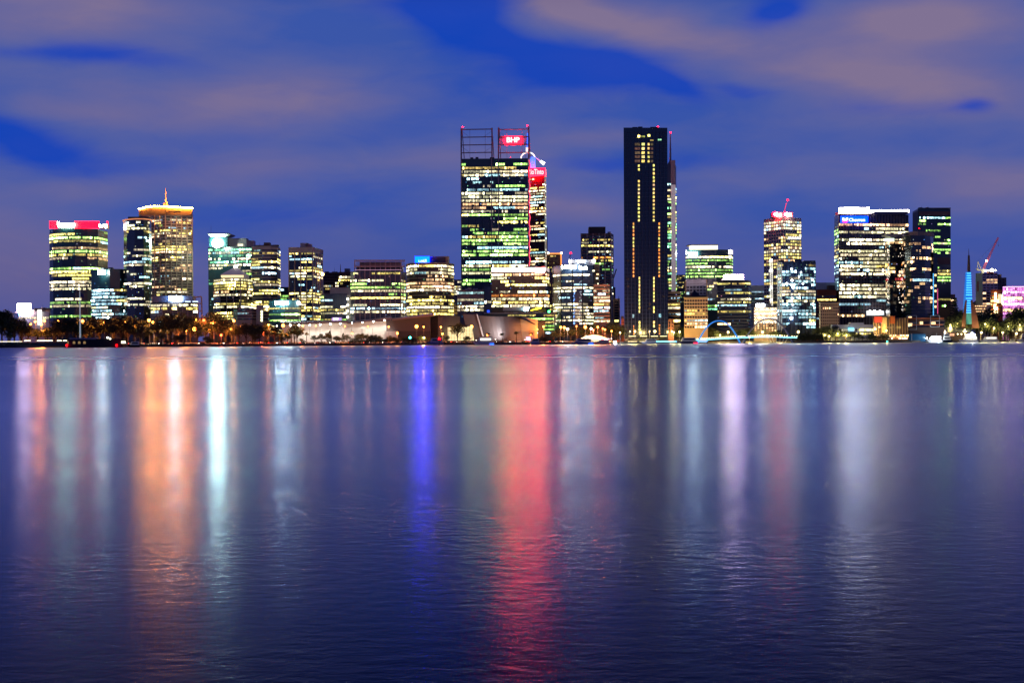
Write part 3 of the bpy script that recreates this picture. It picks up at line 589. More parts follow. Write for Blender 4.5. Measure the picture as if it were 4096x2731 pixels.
B = Bld('office_building', 'slim dark glass shaft with blue glow beside the low navy block', [(1939, 1398), (1966, 1398)], 1147, M_GLB, 16); B.bands(1152, 14, 'y8c1c1c1w9', .6, 1.5, M_GLB, 1.3); B.front(1948, 1958, 1240, 1250, lamp_mat('glow_blue', (.02, .08, 1), 1.5), 'blue_lamp', .4)

# white-lettered navy tower
B = Bld('office_tower', 'navy glass tower with huge white letters across its brow', [(2213, 1402), (2245, 1386), (2290, 1379), (2330, 1379), (2375, 1388)], 1060, M_GLB, 30)
B.bands(1099, 13.0, 'w6c1c1c1w7w6c1c5c1w6w7w7w8w8w8w3c0', .5, 1.3, M_GLB, 1.1, run=7, dots=.1); B.cols([1, 1, 1, 1], .9, .3, M_BLK)
SLV = lamp_mat('letters_brilliant', (.95, 1, .86), 76.5)
lettering('LAVAN', B.root, 2247, 2303, 1061, 1075, 1376.5, SLV); lettering('L', B.root, 2317, 2325, 1063, 1076, 1376.5, SLV); blurred_letters(B.root, 2326, 2350, 1065, 1077, 1376.5, SLV, 4, 12)
B.block(2276, 2380, 1038, 1060, mat('plant_white', (.6, .6, .64), .6), 1392, 12, 'plant_room'); blurred_letters(B.root, 2312, 2340, 1039, 1048, 1390, lamp_mat('letters_icewhite', (.75, .88, 1), 30), 5, 14); B.block(2277, 2281, 1040, 1049, WHT_SIGN, 1390.5, .6, 'end_light'); B.block(2374, 2379, 1038, 1049, WHT_SIGN, 1390.5, .6, 'end_light')
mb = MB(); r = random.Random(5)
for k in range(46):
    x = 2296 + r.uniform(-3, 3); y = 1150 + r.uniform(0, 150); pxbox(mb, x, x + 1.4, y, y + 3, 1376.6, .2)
mb.build('reflected_glint', lamp_mat('glint_blue', (.15, .4, 1), 3.0, False), B.root)  # blue reflections on the glass modelled as small glowing boxes
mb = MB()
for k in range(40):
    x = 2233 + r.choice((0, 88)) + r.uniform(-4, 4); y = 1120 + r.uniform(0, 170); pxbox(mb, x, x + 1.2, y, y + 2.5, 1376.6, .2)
mb.build('reflected_glint', lamp_mat('glint_cool', (.75, .9, 1), 2.2, False), B.root)  # pale reflections likewise, glowing boxes set before the glass
mb = MB(); pxbox(mb, 2375, 2397, 1056, 1290, 1392, 18); mb.build('side_wing', M_BRN, B.root)
for k, (x, y, cc) in enumerate(((2370, 1080, 'a'), (2386, 1094, 'b'), (2384, 1110, 'a'), (2390, 1132, 'a'), (2392, 1173, 'b'))): mb = MB(); pxbox(mb, x, x + 9, y, y + 6, 1386, .3); mb.build('window', lamp_mat('window_peach' if cc == 'b' else 'window_lemon', (1, .65, .3) if cc == 'b' else (1, .95, .6), 2.2, False), B.root)
# red-topped thin jib behind it
T = thing('jib_crane', 'thin lattice jib with red light behind the white-lettered tower', 'crane', tuple(P(2272, 1055, 1450)))
mb = MB(); mb.bar(P(2272, 1055, 1450), P(2281, 1016, 1450), .3, 4); mb.bar(P(2275, 1055, 1450), P(2283, 1016, 1450), .2, 4); mb.build('jib', M_MET, T); beacon(T, 2283, 1012, 1450, 1.3, s=30)
# brown ribbed tower
B = Bld('office_tower', 'dark brown tower with pale vertical ribs and a black cap', [(2325, 1602), (2445, 1600), (2452, 1618)], 933, M_BRN, 34)
B.bands(947, 11.9, 'c1y4w4y9c2w3p3o8y6g7c1g7c1c1y3c1y1c1c1w3c1y3', .55, 1.5, M_BLK, 1.1, run=5, dots=.1)
B.cols([5, 1], 1.0, .7, M_PNK); B.block(2356, 2422, 907, 934, M_DRK, 1606, 18, 'cap_block')
B = Bld('office_building', 'beige banded mid-rise left of the tallest black tower', [(2375, 1362), (2440, 1355)], 1137, M_TAN, 22)
B.bands(1149, 13.5, 'c1w7c6w7w9y6c4c6c3c1w8', .5, 1.4, M_GLT, 1.15, run=8)
B = Bld('office_building', 'small cream block with one column of dark windows', [(2453, 1450), (2480, 1450)], 1194.5, M_CRM, 16); B.grid(1209, 10.6, 'c0c0c0c0c0c0y2y8', [1], .6, .6); B.mast(2475, 1184, 1195, .3)
B = Bld('office_building', 'thin dark slab peeking out above the small cream block', [(2452, 1720), (2462, 1720)], 1149, M_BLK, 14); B.bands(1156, 8, 'c2c1c2c1', .5, 1.5)
T = thing('jib_crane', 'short white tilted crane jib above the small cream block', 'crane', tuple(P(2453, 1118, 1640)))
mb = MB(); mb.bar(P(2452, 1118, 1640), P(2466, 1076, 1640), .9, 4); mb.build('jib', mat('crane_white', (.65, .66, .7), .5), T)

# tallest black tower
B = Bld('apartment_tower', 'tallest black glass slab tower with two columns of lit windows', [(2496, 1330), (2671, 1332)], 511, M_BLK, 36)
for k in range(54):
    y = 530 + k * 15.1; mb = MB(); pxbox(mb, 2497, 2670, y, y + 1.2, 1329.8, .1); mb.build('spandrel', mat('spandrel_navy', (.045, .06, .12), .35), B.root)
for k in range(1, 12): x = 2496 + 175 * k / 12; mb = MB(); a = P(x, 950, 1329.8); mb.box(a.x - .12, a.x + .12, 1329.75, 1329.95, GZ, B.zt - 3); mb.build('mullion', mat('spandrel_navy', (.045, .06, .12), .35), B.root)
def lit(xc, yc, w, h, col, s=2.0):
    c = tuple(v * s * B.rng.uniform(.8, 1.15) for v in PAL[col]); mb = MB(); a, b_ = P(xc - w / 2, yc + h / 2, 1329.6), P(xc + w / 2, yc - h / 2, 1329.6)
    mb.quad(Vector((a.x, a.y, a.z)), Vector((b_.x, a.y, a.z)), Vector((b_.x, a.y, b_.z)), Vector((a.x, a.y, b_.z)), 0, c); mb.build('window', MATS['lit'], B.root)
zx = lambda v: 2280 + v / 2.614
zy = lambda v: 450 + v / 2.614
for x, y in ((720, 250), (825, 242)): lit(zx(x), zy(y), 9, 9, 'y', 5)
lit(zx(938), zy(286), 14, 6, 'l', 1); lit(zx(855), zy(292), 13, 5, 'y', .5); lit(zx(765), zy(252), 14, 6, 'y', .6)
for y in (333, 378, 423, 465, 510): lit(zx(765), zy(y), 12, 10, 'y', 1.5); lit(zx(822), zy(y), 7, 9, 'y', 1.3); lit(zx(705), zy(y), 20, 10, 'p', .12); lit(zx(856), zy(y), 10, 10, 'p', .1)
for y in (558, 598, 720, 762, 803, 845, 885, 925, 965, 1005, 1047, 1087, 1128): lit(zx(720), zy(y), 6.8, 9, 'p' if y in (803, 845) else 'y', 1.5)
for y in (555, 597, 638, 680, 718, 760, 802, 843, 883, 922, 962, 1003, 1047, 1087, 1128): lit(zx(876), zy(y), 6.8, 9, 'p' if y == 760 else 'y', 1.5)
for k in range(15):
    y = 895 + k * 14.9; lit(2534, y, 5, 10, 'o' if k in (0, 2, 3, 7, 8, 9, 10, 11, 12, 13, 14) else 'y', 1.6); lit(2637, y, 5.5, 9, 'o' if k in (0, 2, 3, 7, 8, 9, 10, 11, 13, 14) else 'y', 1.6)
for k in range(10):
    lit(2557.7, 1113 + k * 14.7, 5, 11, 'y', 2)
    if k != 7: lit(2615.6, 1113 + k * 14.7, 5, 11, 'y', 2)
for y in (1289, 1303): lit(2558, y, 6, 11, 'y', 3); lit(2616, y, 6, 10, 'y', 3)
lit(2558, 1317, 6, 10, 'y', 3); lit(2533, 1264, 7, 14, 'c', .6); lit(2640, 1262, 9, 14, 'c', .9)
for k in range(7): lit(2535, 1303 + k * 5.6, 4, 3, 'o', 1.8); lit(2638, 1300 + k * 6, 5, 3, 'o', 1.8)
for (x, y) in ((2512, 1040), (2512, 1112), (2512, 1141), (2655, 1006), (2655, 1102), (2655, 1182), (2600, 1214), (2598, 1231)): mb = MB(); pxbox(mb, x - 5, x + 5, y, y + 6, 1329.5, .15); mb.build('dark_opening', M_DRK, B.root)
beacon(B.root, 2632, 507, 1335, .9)
for xa, xb, yy in ((2530, 2550, 508.5), (2553, 2570, 507), (2602, 2634, 508)): B.block(xa, xb, yy, 511.5, M_DRK, None, 6)
for nm, xa, xb in (('left', 2485, 2497), ('right', 2672, 2695)):
    Q = Bld('brick_annex', 'narrow brick annex on the %s flank of the tallest black tower' % nm, [(xa, 1336), (xb, 1336)], 1275, M_BRICK, 20); Q.block(xa + 2, xb - 2, 1264, 1275, M_DRK); Q.grid(1290, 14, 'p0p1p0', [2], .5, .4)
# thin tower behind it
B = Bld('office_tower', 'slender tower with white fin and red-tipped mast behind the black tower', [(2669, 1502), (2687, 1500), (2706, 1520)], 655, M_GLB, 30)
B.bands(737, 11.9, 'g7c1w9b6y8w9g9g2l6y3g9y4y3l9g9y9g7l4l7y5l6l8g7w6y6c7g8g7w8y5l7y6g7y8w7g6', .6, 1.4, M_GLT, 1.3, run=5)
mb = MB(); pxbox(mb, 2686, 2701, 641, 739, 1494, 10); mb.build('upper_fin', M_PNK, B.root); mb = MB(); pxbox(mb, 2688, 2702, 739, 1175, 1494, 10); mb.build('white_fin', mat('fin_white_glow', (.72, .66, .66), .6, emis=(1, .85, .85), es=.16), B.root)  # white fin brightened by emission in its material
B.mast(2681.5, 533, 655, 1.1); beacon(B.root, 2682, 531, 1508, 1.0)
mb = MB(); mb.bar(P(2674, 662, 1504), P(2684, 645, 1504), 2, 4); mb.build('mast_base', M_STL, B.root)
B = Bld('office_building', 'short beige banded block right of the tallest black tower', [(2672, 1372), (2721, 1370)], 1166, M_TAN, 20); B.bands(1179, 13, 'c1c6c1y6w9c1c2w5y7c1', .5, 1.4, M_BLK, 1.1, run=6)
B = Bld('apartment_tower', 'distant speckled tower in the gap left of the green-lit tower', [(2706, 1900), (2748, 1900)], 1099, M_GLT, 20); B.grid(1104, 6.5, 'y4y4y5y4y4y4y3y3y3y3g5g5y3g4y3g4y3', [11], .45, .5, inten=.7)
# green-lit tower with glowing crown box
B = Bld('office_tower', 'wide green-lit office tower with glowing yellow-white crown box', [(2743, 1562), (2750, 1552), (2867, 1550), (2926, 1556), (2932, 1572)], 998, M_GLT, 32)
B.bands(1028, 13, 'y9g9g8w9g9g9g9g8y7y6g8c6y6c5c6g5l7c4', .52, 1.5, M_GLT, 1.3, run=12); B.cols([0, 4, 2], .4, .3, M_GLT)
B.block(2763, 2871, 981, 998, mat('crown_cream', (.6, .6, .45), .6, emis=(1, .97, .6), es=2.3), 1562, 14, 'crown_box'); B.block(2753, 2873, 978.5, 982, M_CRM, 1560, 18, 'crown_roof')
B.front(2754, 2789, 1008, 1019, lamp_mat('sign_mint', (.86, 1, .93), 80.325), off=1.2); B.front(2899, 2925, 1000, 1016, lamp_mat('sign_rosewhite', (1, .85, .9), 23.8), off=-5); B.front(2891, 2900, 1003, 1011, lamp_mat('sign_crimson', (1, .003, .02), 9), 'logo', -4)
for x in (2746, 2930): mb = MB(); pxbox(mb, x - 2.5, x + 2, 1000, 1018, 1552, 1); mb.build('edge_light', mat('edge_pale', (.6, .6, .6), .5, emis=(1, .9, .95), es=1.0), B.root)
B = Bld('office_building', 'white gridded block behind the cream block with pyramid roof', [(2745, 1452), (2825, 1450)], 1117, M_WHT, 20)
B.cols([6], .4, .35, M_WHT); B.bands(1122, 12.5, 'c0c0c0c0c0c0', .16, 2, M_GRY, dots=0); B.grid(1148, 12.4, 'c0c1c1', [6], .55, .7)
mb = MB(); pxbox(mb, 2741, 2745.5, 1125, 1180, 1449, 4); pxbox(mb, 2825, 2829, 1118, 1190, 1449, 4); mb.build('end_wall', M_CRM, B.root)
B = Bld('office_building', 'cream arcaded block with small dark pyramid roof', [(2737, 1352), (2831, 1350)], 1191, mat('render_orange_lit', (.7, .42, .2), .8, var=.12, vs=.08, emis=(1, .5, .16), es=.09), 24)  # orange lighting painted into the wall colour and a weak emission
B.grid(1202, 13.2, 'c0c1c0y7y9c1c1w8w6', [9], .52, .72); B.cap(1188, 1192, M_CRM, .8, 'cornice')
mb = MB(); x0, x1 = P(2760, 1188, 1354).x, P(2806, 1188, 1354).x; z0 = P(2760, 1188, 1354).z; zt = P(2783, 1161, 1362).z
for a, b_ in (((x0, 1354), (x1, 1354)), ((x1, 1354), (x1, 1372)), ((x1, 1372), (x0, 1372)), ((x0, 1372), (x0, 1354))): mb.poly([Vector((*a, z0)), Vector((*b_, z0)), Vector(((x0 + x1) / 2, 1363, zt))])
mb.build('pyramid_roof', M_DRK, B.root); B.block(2742, 2826, 1181, 1188, M_DRK)
B = Bld('office_building', 'dark grey banded block with glaring pink-white roof sign', [(2870, 1386), (2994, 1380), (3004, 1392)], 1121, M_DGR, 28)
B.bands(1134, 12.4, 'y9c1c2y6c1w8y9c2c1y9c1c1c1p8p4c0', .5, 1.4, M_BLK, 1.2, run=12, dots=.06); B.front(2897, 2974, 1099, 1118, lamp_mat('sign_pinkwhite', (1, .66, .76), 80.325), off=-4); B.block(2895, 2976, 1117, 1122, M_DRK, 1383)
B = Bld('office_building', 'pale grey louvred block between the dark sign block and gridded tower', [(3004, 1602), (3056, 1600)], 1141, M_WHT, 20); B.bands(1167, 9.2, 'c3c2c3c2c1c2c2', .45, 1.5, M_DGR, .6)
# white punched-window tower
B = Bld('office_tower', 'white tower of square punched windows with red-haloed roof signs', [(3056, 1632), (3134, 1600), (3206, 1618)], 868, mat('precast_warm', (.55, .5, .46), .8, var=.12, vs=.06), 36)
B.grid(886, 12.9, 'w8w9w7p4y5p6y6y7p8w9y8y6p5y7y3w3y7y8c2y7c1c2y5y8c1y6c0c1', [8, 8], .58, .72, inten=1.2)
for (xa, xl) in ((3096, 3104), (3138, 3146)):
    mb = MB(); q = P(xa + 3, 858, 1606 if xa < 3100 else 1602); mb.bar(q, q + Vector((0, -1, 0)), 2.7, 14); mb.build('logo', lamp_mat('halo_red', (1, .001, .006), 51), B.root)
    mb = MB(); mb.bar(q + Vector((0, -1.2, 0)), q + Vector((0, -1.5, 0)), 1.1, 12); mb.build('logo', WHT_SIGN, B.root)
    blurred_letters(B.root, xl, xl + 22, 850, 865, q.y - 1.3, lamp_mat('letters_mintwhite', (.88, 1, .95), 18), 5, xa)
B.block(3092, 3172, 849, 869, M_GRY, 1610, 16)
lettering('////////', B.root, 3150, 3205, 947, 957, 1600, lamp_mat('letters_plain', (1, .97, .9), 2.5))
T = thing('tower_crane', 'thin crane with red-lit tip on the punched-window tower', 'crane', tuple(P(3134, 850, 1625)))
mb = MB(); mb.bar(P(3133, 862, 1625), P(3146, 812, 1625), .45, 4); mb.build('jib', mat('jib_red_glow', (.5, .1, .1), .5, emis=(1, .04, .12), es=1.1), T); beacon(T, 3151, 801, 1625, 1.5, s=30)  # red glow painted along the whole jib as emission
mb = MB(); mb.bar(P(3133, 950, 1596), P(3134, 856, 1625), .4, 4); mb.build('mast', M_MET, T)
# half-built glass tower
B = Bld('office_tower', 'half-built blue glass tower with stark white work lights inside', [(3110, 1425), (3128, 1404), (3192, 1400), (3262, 1412)], 1046, M_GLB, 28)
B.bands(1060, 13.05, 'y3c3c3c4w4c6c7c5w8w8c7w6c6c6c6c5c6c4c5c3', .66, 1.3, M_GLB, .85, run=5, dots=.12); B.cols([1, 4, 5], .35, .35, M_BLK)
B.block(3217, 3262, 1042, 1048, M_GLB, 1404); B.block(3140, 3215, 1046, 1052, M_DRK)
mb = MB()
for k in range(44): y = 1056 + k * 6; mb.bar(P(3111, y, 1402), P(3126, y + 3, 1402), .25, 4)
for x in (3110, 3118, 3127): mb.bar(P(x, 1321, 1402), P(x, 1050, 1402), .5, 4)
mb.build('scaffold_hoist', mat('hoist_silver_glow', (.5, .5, .5), .4, emis=(1, .95, .9), es=.12), B.root)  # weak emission in the material brightens the scaffold
r = random.Random(9)
for (x, y, q) in ((3166, 1076, 1.1), (3168, 1121, 1.4), (3147, 1134, 1.4), (3204, 1089, 1.0), (3172, 1150, 1.5), (3250, 1119, 1.5), (3212, 1134, 1.2), (3169, 1193, 1.4), (3166, 1242, 1.3), (3165, 1272, 2.0), (3196, 1106, 1), (3170, 1218, 1.1)):
    mb = MB(); mb.ball(P(x, y, 1398.5), q * .6); mb.build('work_light', lamp_mat('work_light', (.9, .97, 1), 26), B.root)
# lit crane mast before it
T = thing('tower_crane', 'white floodlit lattice crane mast left of the half-built glass tower', 'crane', tuple(P(3085, 1330, 1392)))
mb = MB()
for dx, dy in ((-4.5, 0), (4.5, 0)): mb.bar(P(3086 + dx, 1335, 1392 + dy), P(3085 + dx, 1035, 1392 + dy), .25, 4); mb.bar(P(3086 + dx, 1335, 1394), P(3085 + dx, 1035, 1394), .25, 4)
for k in range(33):
    y = 1035 + k * 9; mb.bar(P(3080.5, y, 1392), P(3089.5, y + 4.5, 1392), .2, 4); mb.bar(P(3089.5, y + 4.5, 1392), P(3080.5, y + 9, 1392), .2, 4)
mb.build('mast', mat('mast_floodlit', (.7, .7, .65), .5, emis=(1, .95, .82), es=1.0), T)  # floodlighting painted onto the mast as emission
mb = MB()
for y in (1040, 1080, 1083, 1150, 1200): mb.ball(P(3085, y, 1391), 1.0, 0, 6, 4)
mb.build('mast_light', lamp_mat('mast_lamp', (1, .95, .8), 10), T)
# sparkling lattice block
B = Bld('hotel_building', 'block covered in round glittering white and gold lights', [(3016, 1362), (3107, 1365)], 1228, M_BRN, 22)
r = random.Random(3)
for j in range(11):
    row = MB()
    for i in range(13):
        x = 3019 + i * 7 + (3.5 if j % 2 else 0); y = 1233 + j * 5.6; row.ball(P(x, y, 1361), .34 + r.random() * .3, 0, 6, 4)
    row.build('light_string', lamp_mat('sparkle_%d' % (j % 3), ((1, .8, .5), (1, .95, .85), (1, .62, .3))[j % 3], 3.2), B.root)
B.grid(1294, 9, 'p7p6p6p4', [8], .55, .45); B.front(3025, 3058, 1215, 1228, lamp_mat('sign_frost', (.92, .97, 1), 44.2), off=-2); B.block(3025, 3085, 1214, 1229, M_DGR, 1366)
# orange panel block, sandstone block
B = Bld('office_building', 'orange-panelled block with white upper storeys left of the blue-signed tower', [(3263, 1502), (3346, 1500)], 1158, M_ORG, 24)
B.bands(1186, 12.5, 'o1y8y5c1c1c1c1c1', .5, 1.5, M_BLK, .8, run=20); B.block(3263, 3350, 1130, 1158, M_WHT, 1506, 14, 'white_storey'); B.block(3312, 3340, 1141, 1160, M_BRN, 1499, 6); B.block(3263, 3267, 1158, 1320, M_BLK, 1499, 2, 'side_strip')
B = Bld('heritage_building', 'sandstone heritage block with small paired windows and flagpoles', [(3277, 1402), (3282, 1400), (3357, 1400)], 1212, mat('sandstone', (.5, .33, .19), .9, var=.2, vs=.08, emis=(1, .5, .2), es=.05), 24)  # faint warm light painted into the stone as emission
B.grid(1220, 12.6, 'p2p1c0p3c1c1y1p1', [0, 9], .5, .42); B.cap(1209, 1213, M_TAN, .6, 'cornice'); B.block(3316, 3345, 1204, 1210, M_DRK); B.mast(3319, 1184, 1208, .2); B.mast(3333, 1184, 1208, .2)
# blue-signed office tower
B = Bld('office_tower', 'broad office tower with white light bars and blue sign at the top', [(3338, 1535), (3355.5, 1500), (3635, 1512)], 857, M_BLK, 40)
B.bands(898.4, 15.17, 'p9w6w9c1w9w6c2w5w9w6w9w9w9w8c3c1w9w9w9w9c1c1c1c1p8', .6, 1.5, M_GLB, 1.5, run=9, faces=[1]); B.bands(904, 13.2, 'c4g5g7c3g6g7w6y7c5y6w7g6c7c6c7c3c5c4c3c2', .6, 1.5, M_GLB, 1.0, run=3, faces=[0])
for k in range(47): x = 3356 + 278 * k / 46; mb = MB(); D = 1499.3 + 12 * k / 46; a = P(x, 1050, D); mb.box(a.x - .13, a.x + .13, D - .3, D + .3, B.zb + 10, B.zt); mb.build('fin', M_PNK, B.root)
for k in range(48): x = 3357 + 277 * k / 47; D = 1500 + 12 * k / 47; mb = MB(); yy = 841 - 3.6 * k / 47; pxbox(mb, x - 1.6, x + 1.6, yy + 1.5, yy + 12.5, D, .6); mb.build('light_bar', lamp_mat('bar_white', (1, .88, .86), 28.6875), B.root)
B.block(3357, 3634, 845, 857, M_STL, 1506, 20, 'crown_wall'); B.block(3365, 3475, 829, 845, M_GRY, 1512, 12); B.block(3383, 3433, 829, 839, lamp_mat('roof_white', (1, 1, .96), 40.8), 1510, 1, 'roof_sign'); B.block(3357, 3364, 831, 842, WHT_SIGN, 1510, 1, 'end_light'); B.block(3470, 3476, 828, 836, WHT_SIGN, 1510, 1, 'end_light')
B.front(3362, 3472, 864, 891, lamp_mat('sign_royal_blue', (0, .03, 1), 6), 'sign_board', .9); lettering('Chevron', B.root, 3396, 3460, 873, 886, 1498.4, lamp_mat('letters_sky', (.55, .85, 1), 3))
for yy, mm, nm in ((873, lamp_mat('chev_white', (1, .95, .95), 12), 'logo'), (881, lamp_mat('chev_pink', (1, .01, .06), 9), 'logo')):
    mb = MB(); A = [P(3371, yy, 1498), P(3381, yy + 3, 1498), P(3391, yy - .5, 1498), P(3391, yy + 6, 1498), P(3381, yy + 10, 1498), P(3371, yy + 6.5, 1498)]; A = A[::-1]
    mb.hull([A, [p + Vector((0, .3, 0)) for p in A]]); mb.build(nm, mm, B.root)
B.front(3466, 3536, 1243, 1261, mat('lobby_pale', (.4, .4, .4), .5, emis=(.9, .95, 1), es=.9), 'lobby_glazing', .8)
for x in (3480, 3498, 3520): mb = MB(); mb.ball(P(x, 1246, 1497), 1.3); mb.build('lobby_light', lamp_mat('lobby_lamp', (1, 1, .95), 14), B.root)
# slab and rounded apartment towers
B = Bld('apartment_tower', 'dark slab apartment tower with orange rooms left of the rounded tower', [(3544, 1462), (3560, 1445), (3611, 1448)], 960, M_BLK, 20)
B.bands(970, 14.6, 'p7p5p1c1p1p2o3p1p6p4r4p5p3p1p6', .62, 1.3, M_BLK, 1.1, run=3); 
mb = MB(); a, b_, c = P(3541, 938, 1440), P(3613, 940, 1440), P(3566, 950, 1440); mb.hull([[a, c, b_], [a + Vector((0, 18, 0)), c + Vector((0, 18, 0)), b_ + Vector((0, 18, 0))]]); mb.build('canopy_roof', M_GRY, B.root)
B.front(3541, 3577, 953, 966, mat('canopy_lit', (.5, .6, .5), .5, emis=(.8, 1, .75), es=1.8), 'lit_soffit', 1)
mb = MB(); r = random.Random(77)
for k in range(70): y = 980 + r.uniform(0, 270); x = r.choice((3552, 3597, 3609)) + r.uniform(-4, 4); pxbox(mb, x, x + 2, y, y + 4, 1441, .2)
mb.build('reflected_glint', lamp_mat('glint_warm', (1, .85, .7), 1.6, False), B.root)  # warm reflections in the facade modelled as glowing boxes
B = Bld('apartment_tower', 'dark rounded apartment tower with scattered warm rooms', [(3610, 1442), (3622, 1428), (3645, 1420), (3672, 1417), (3700, 1420), (3722, 1428), (3734, 1442)], 940, M_BLK, 24)
B.bands(960, 14.5, 'c1p4p4p3p1p3p5p1p5p4c1p4p1p4p3p1p4p3c1p1', .66, 1.5, M_BLK, 1.15, run=3, dots=.03)
for k in range(1, 22): z = B.z(952 + k * 14.5 + 7); mb = MB(); pl = [(p.x, p.y - .35) for p in B.pl]; mb.prism([*pl, (B.pl[-1].x, B.pl[-1].y + 4), (B.pl[0].x, B.pl[0].y + 4)], z - .2, z + .2) if z > 10 else None; mb.v and mb.build('floor_slab', M_DGR, B.root)
B.cap(926, 941, mat('cap_mauve', (.2, .15, .16), .7), .7, 'parapet')
mb = MB(); pxbox(mb, 3734, 3750, 1009, 1266, 1432, 14); mb.build('side_wing', M_BLK, B.root)
for k in range(8): mb = MB(); y = 1096 + k * 21; pxbox(mb, 3738, 3746, y, y + 9, 1431.7, .2); (k % 3 != 1) and mb.build('window', lamp_mat('window_amber', (1, .75, .35), 1.6, False), B.root)
mb = MB()
for k in range(30): mb.ball(P(3733.5, 1096 + k * 5.6, 1430), .55, 0, 5, 4)
mb.build('light_string', lamp_mat('string_blue', (.1, .5, 1), 1.6, False), B.root)
mb = MB(); pxbox(mb, 3750, 3752, 1155, 1255, 1431, .4); mb.build('light_strip', lamp_mat('strip_magenta', (1, .1, .35), .8, False), B.root)
# dark tower at right
B = Bld('office_tower', 'dark square tower with green-lit floors right of the blue-signed tower', [(3651, 1658), (3673, 1620), (3803, 1628)], 835, M_GLT, 34)
B.bands(870.6, 12.75, 'g6g1g6c1g4g7g4g6g8c1g9g4g2', .55, 1.5, M_GLT, 1.05, run=6, faces=[1]); B.bands(1070, 12.75, 'g8y4y6g7g6c2c1c1c2y6y5c1g4c2', .55, 1.5, M_GLT, 1.05, run=6, faces=[1])
B.front(3676, 3801, 846, 862, M_BRN, 'louvre', .3); B.front(3751, 3800, 1030, 1057, M_BRN, 'louvre', .3); B.block(3680, 3803, 831, 836, M_DGR); beacon(B.root, 3677, 914, 1612, .8, s=20)
mb = MB(); q = [P(3651, 1000, 1657), P(3672, 1000, 1619.4)]; mb.quad(Vector((q[0].x, q[0].y, B.zb)), Vector((q[1].x, q[1].y, B.zb)), Vector((q[1].x, q[1].y, B.zt - 2)), Vector((q[0].x, q[0].y, B.zt - 2))); mb.build('side_wall', M_DGR, B.root)
B = Bld('apartment_building', 'slim cream balcony block right of the dark square tower', [(3803, 1560), (3821, 1560)], 1177, M_CRM, 18); B.bands(1183, 9.5, 'p1p2p3p2p2p1', .55, 1.4, M_BRN)
# podium of the rounded tower
B = Bld('podium_building', 'terracotta and black podium with white-framed boxes', [(3623, 1398), (3640, 1392), (3778, 1390)], 1278, M_BRN, 24)
B.bands(1289, 15, 'p4c1', .5, 2, M_BLK, 1.2, run=3); B.block(3630, 3775, 1270, 1277, M_ORG, 1388, 8, 'terrace_slab'); B.block(3650, 3770, 1297, 1301, M_ORG, 1386, 4, 'terrace_slab')
for xa, xb, ya, yb in ((3629, 3666, 1262, 1318), (3722, 3758, 1262, 1307)):
    mb = MB(); D = 1386; ym = (ya + yb) / 2
    for p, q in (((xa, ya), (xb, ya)), ((xa, ym), (xb, ym)), ((xa, yb), (xb, yb)), ((xa, ya), (xa, yb)), ((xb, ya), (xb, yb))): mb.bar(P(*p, D), P(*q, D), .35, 4)
    fr = mb.build('box_frame', M_GRY, B.root)
    mb = MB(); pxbox(mb, xa + 4, xa + 20, ym + 3, ym + 14, D + 3, .4); pxbox(mb, xa + 5, xa + 18, ya + 4, ya + 14, D + 3, .4) if xa < 3700 else None; mb.build('lit_room', lamp_mat('room_amber', (1, .62, .28), 2.2, False), fr)
mb = MB(); pxbox(mb, 3680, 3692, 1286, 1299, 1387, .4); mb.build('lit_room', lamp_mat('room_amber', (1, .62, .28), 2.2, False), B.root)
B = Bld('restaurant_building', 'red and timber waterfront restaurant row with slatted screens', [(3494, 1378), (3631, 1374)], 1270, M_BRN, 20)
B.bands(1292, 17, 'o3p4', .5, 2, M_BRN, .7, run=4); B.cols([13], .4, .6, M_CRM, 1272, 1345)
B.block(3500, 3528, 1266, 1290, mat('panel_red_glow', (.55, .05, .04), .6, emis=(1, .06, .03), es=.25), 1372, 4, 'red_panel'); B.block(3562, 3580, 1264, 1294, M_ORG, 1372, 4, 'red_panel'); B.block(3531, 3547, 1268, 1330, M_CRM, 1371, 4, 'timber_tower');  # faint glow of the red panel is emission in its material
mb = MB(); pxbox(mb, 3488, 3632, 1338, 1358, 1368, 1); mb.build('dining_terrace', mat('terrace_glow', (.4, .25, .15), .8), B.root)  # plain warm brown terrace front
r = random.Random(21)
for row in range(3):
    mb = MB()
    for k in range(22): x = 3494 + r.uniform(0, 136); pxbox(mb, x, x + r.uniform(2, 6), 1339 + row * 6, 1343.5 + row * 6, 1366.5, .3)
    mb.build('terrace_light', lamp_mat('terrace_%d' % row, ((1, .75, .4), (1, .35, .12), (1, .9, .65))[row], 3.5, row == 0), B.root)
B = Bld('pavilion', 'long low white waterfront pavilion with lit cafe front', [(3323, 1372), (3328, 1366), (3494, 1364)], 1298, M_WHT, 16)
B.bands(1319, 16, 'w7y4', .55, 2, M_BRN, 1.3, run=3); B.block(3400, 3455, 1290, 1298, M_WHT, 1366, 8, 'roof_block'); PAV = B; B.front(3393, 3416, 1312, 1322, lamp_mat('screen_cyan', (.2, .7, 1), 2.5), 'cafe_screen', .8)
# ------------------------------------------------------------------ roof plant, tanks and aerials
r = random.Random(17)
for b_ in BLDS:
    xa, xb = b_.cs[0][0], b_.cs[-1][0]
    if xb - xa < 60 or b_.top > 1262 or int(b_.top) in (838, 1112, 998, 868, 903, 857, 511, 703, 1054, 1084, 986, 1010): continue
    for k in range(r.choice((2, 3, 4))):
        w = r.uniform(8, 20); x = r.uniform(xa + 6, xb - 6 - w); h = r.uniform(3, 8); b_.block(x, x + w, b_.top - h, b_.top + 1, r.choice((M_DGR, M_GRY, M_STL)), b_.Df + r.uniform(5, 14), 5, 'plant_box')
    x = r.uniform(xa + 10, xb - 10); b_.mast(x, b_.top - r.uniform(10, 22), b_.top + 1, .2, M_STL, 'aerial')
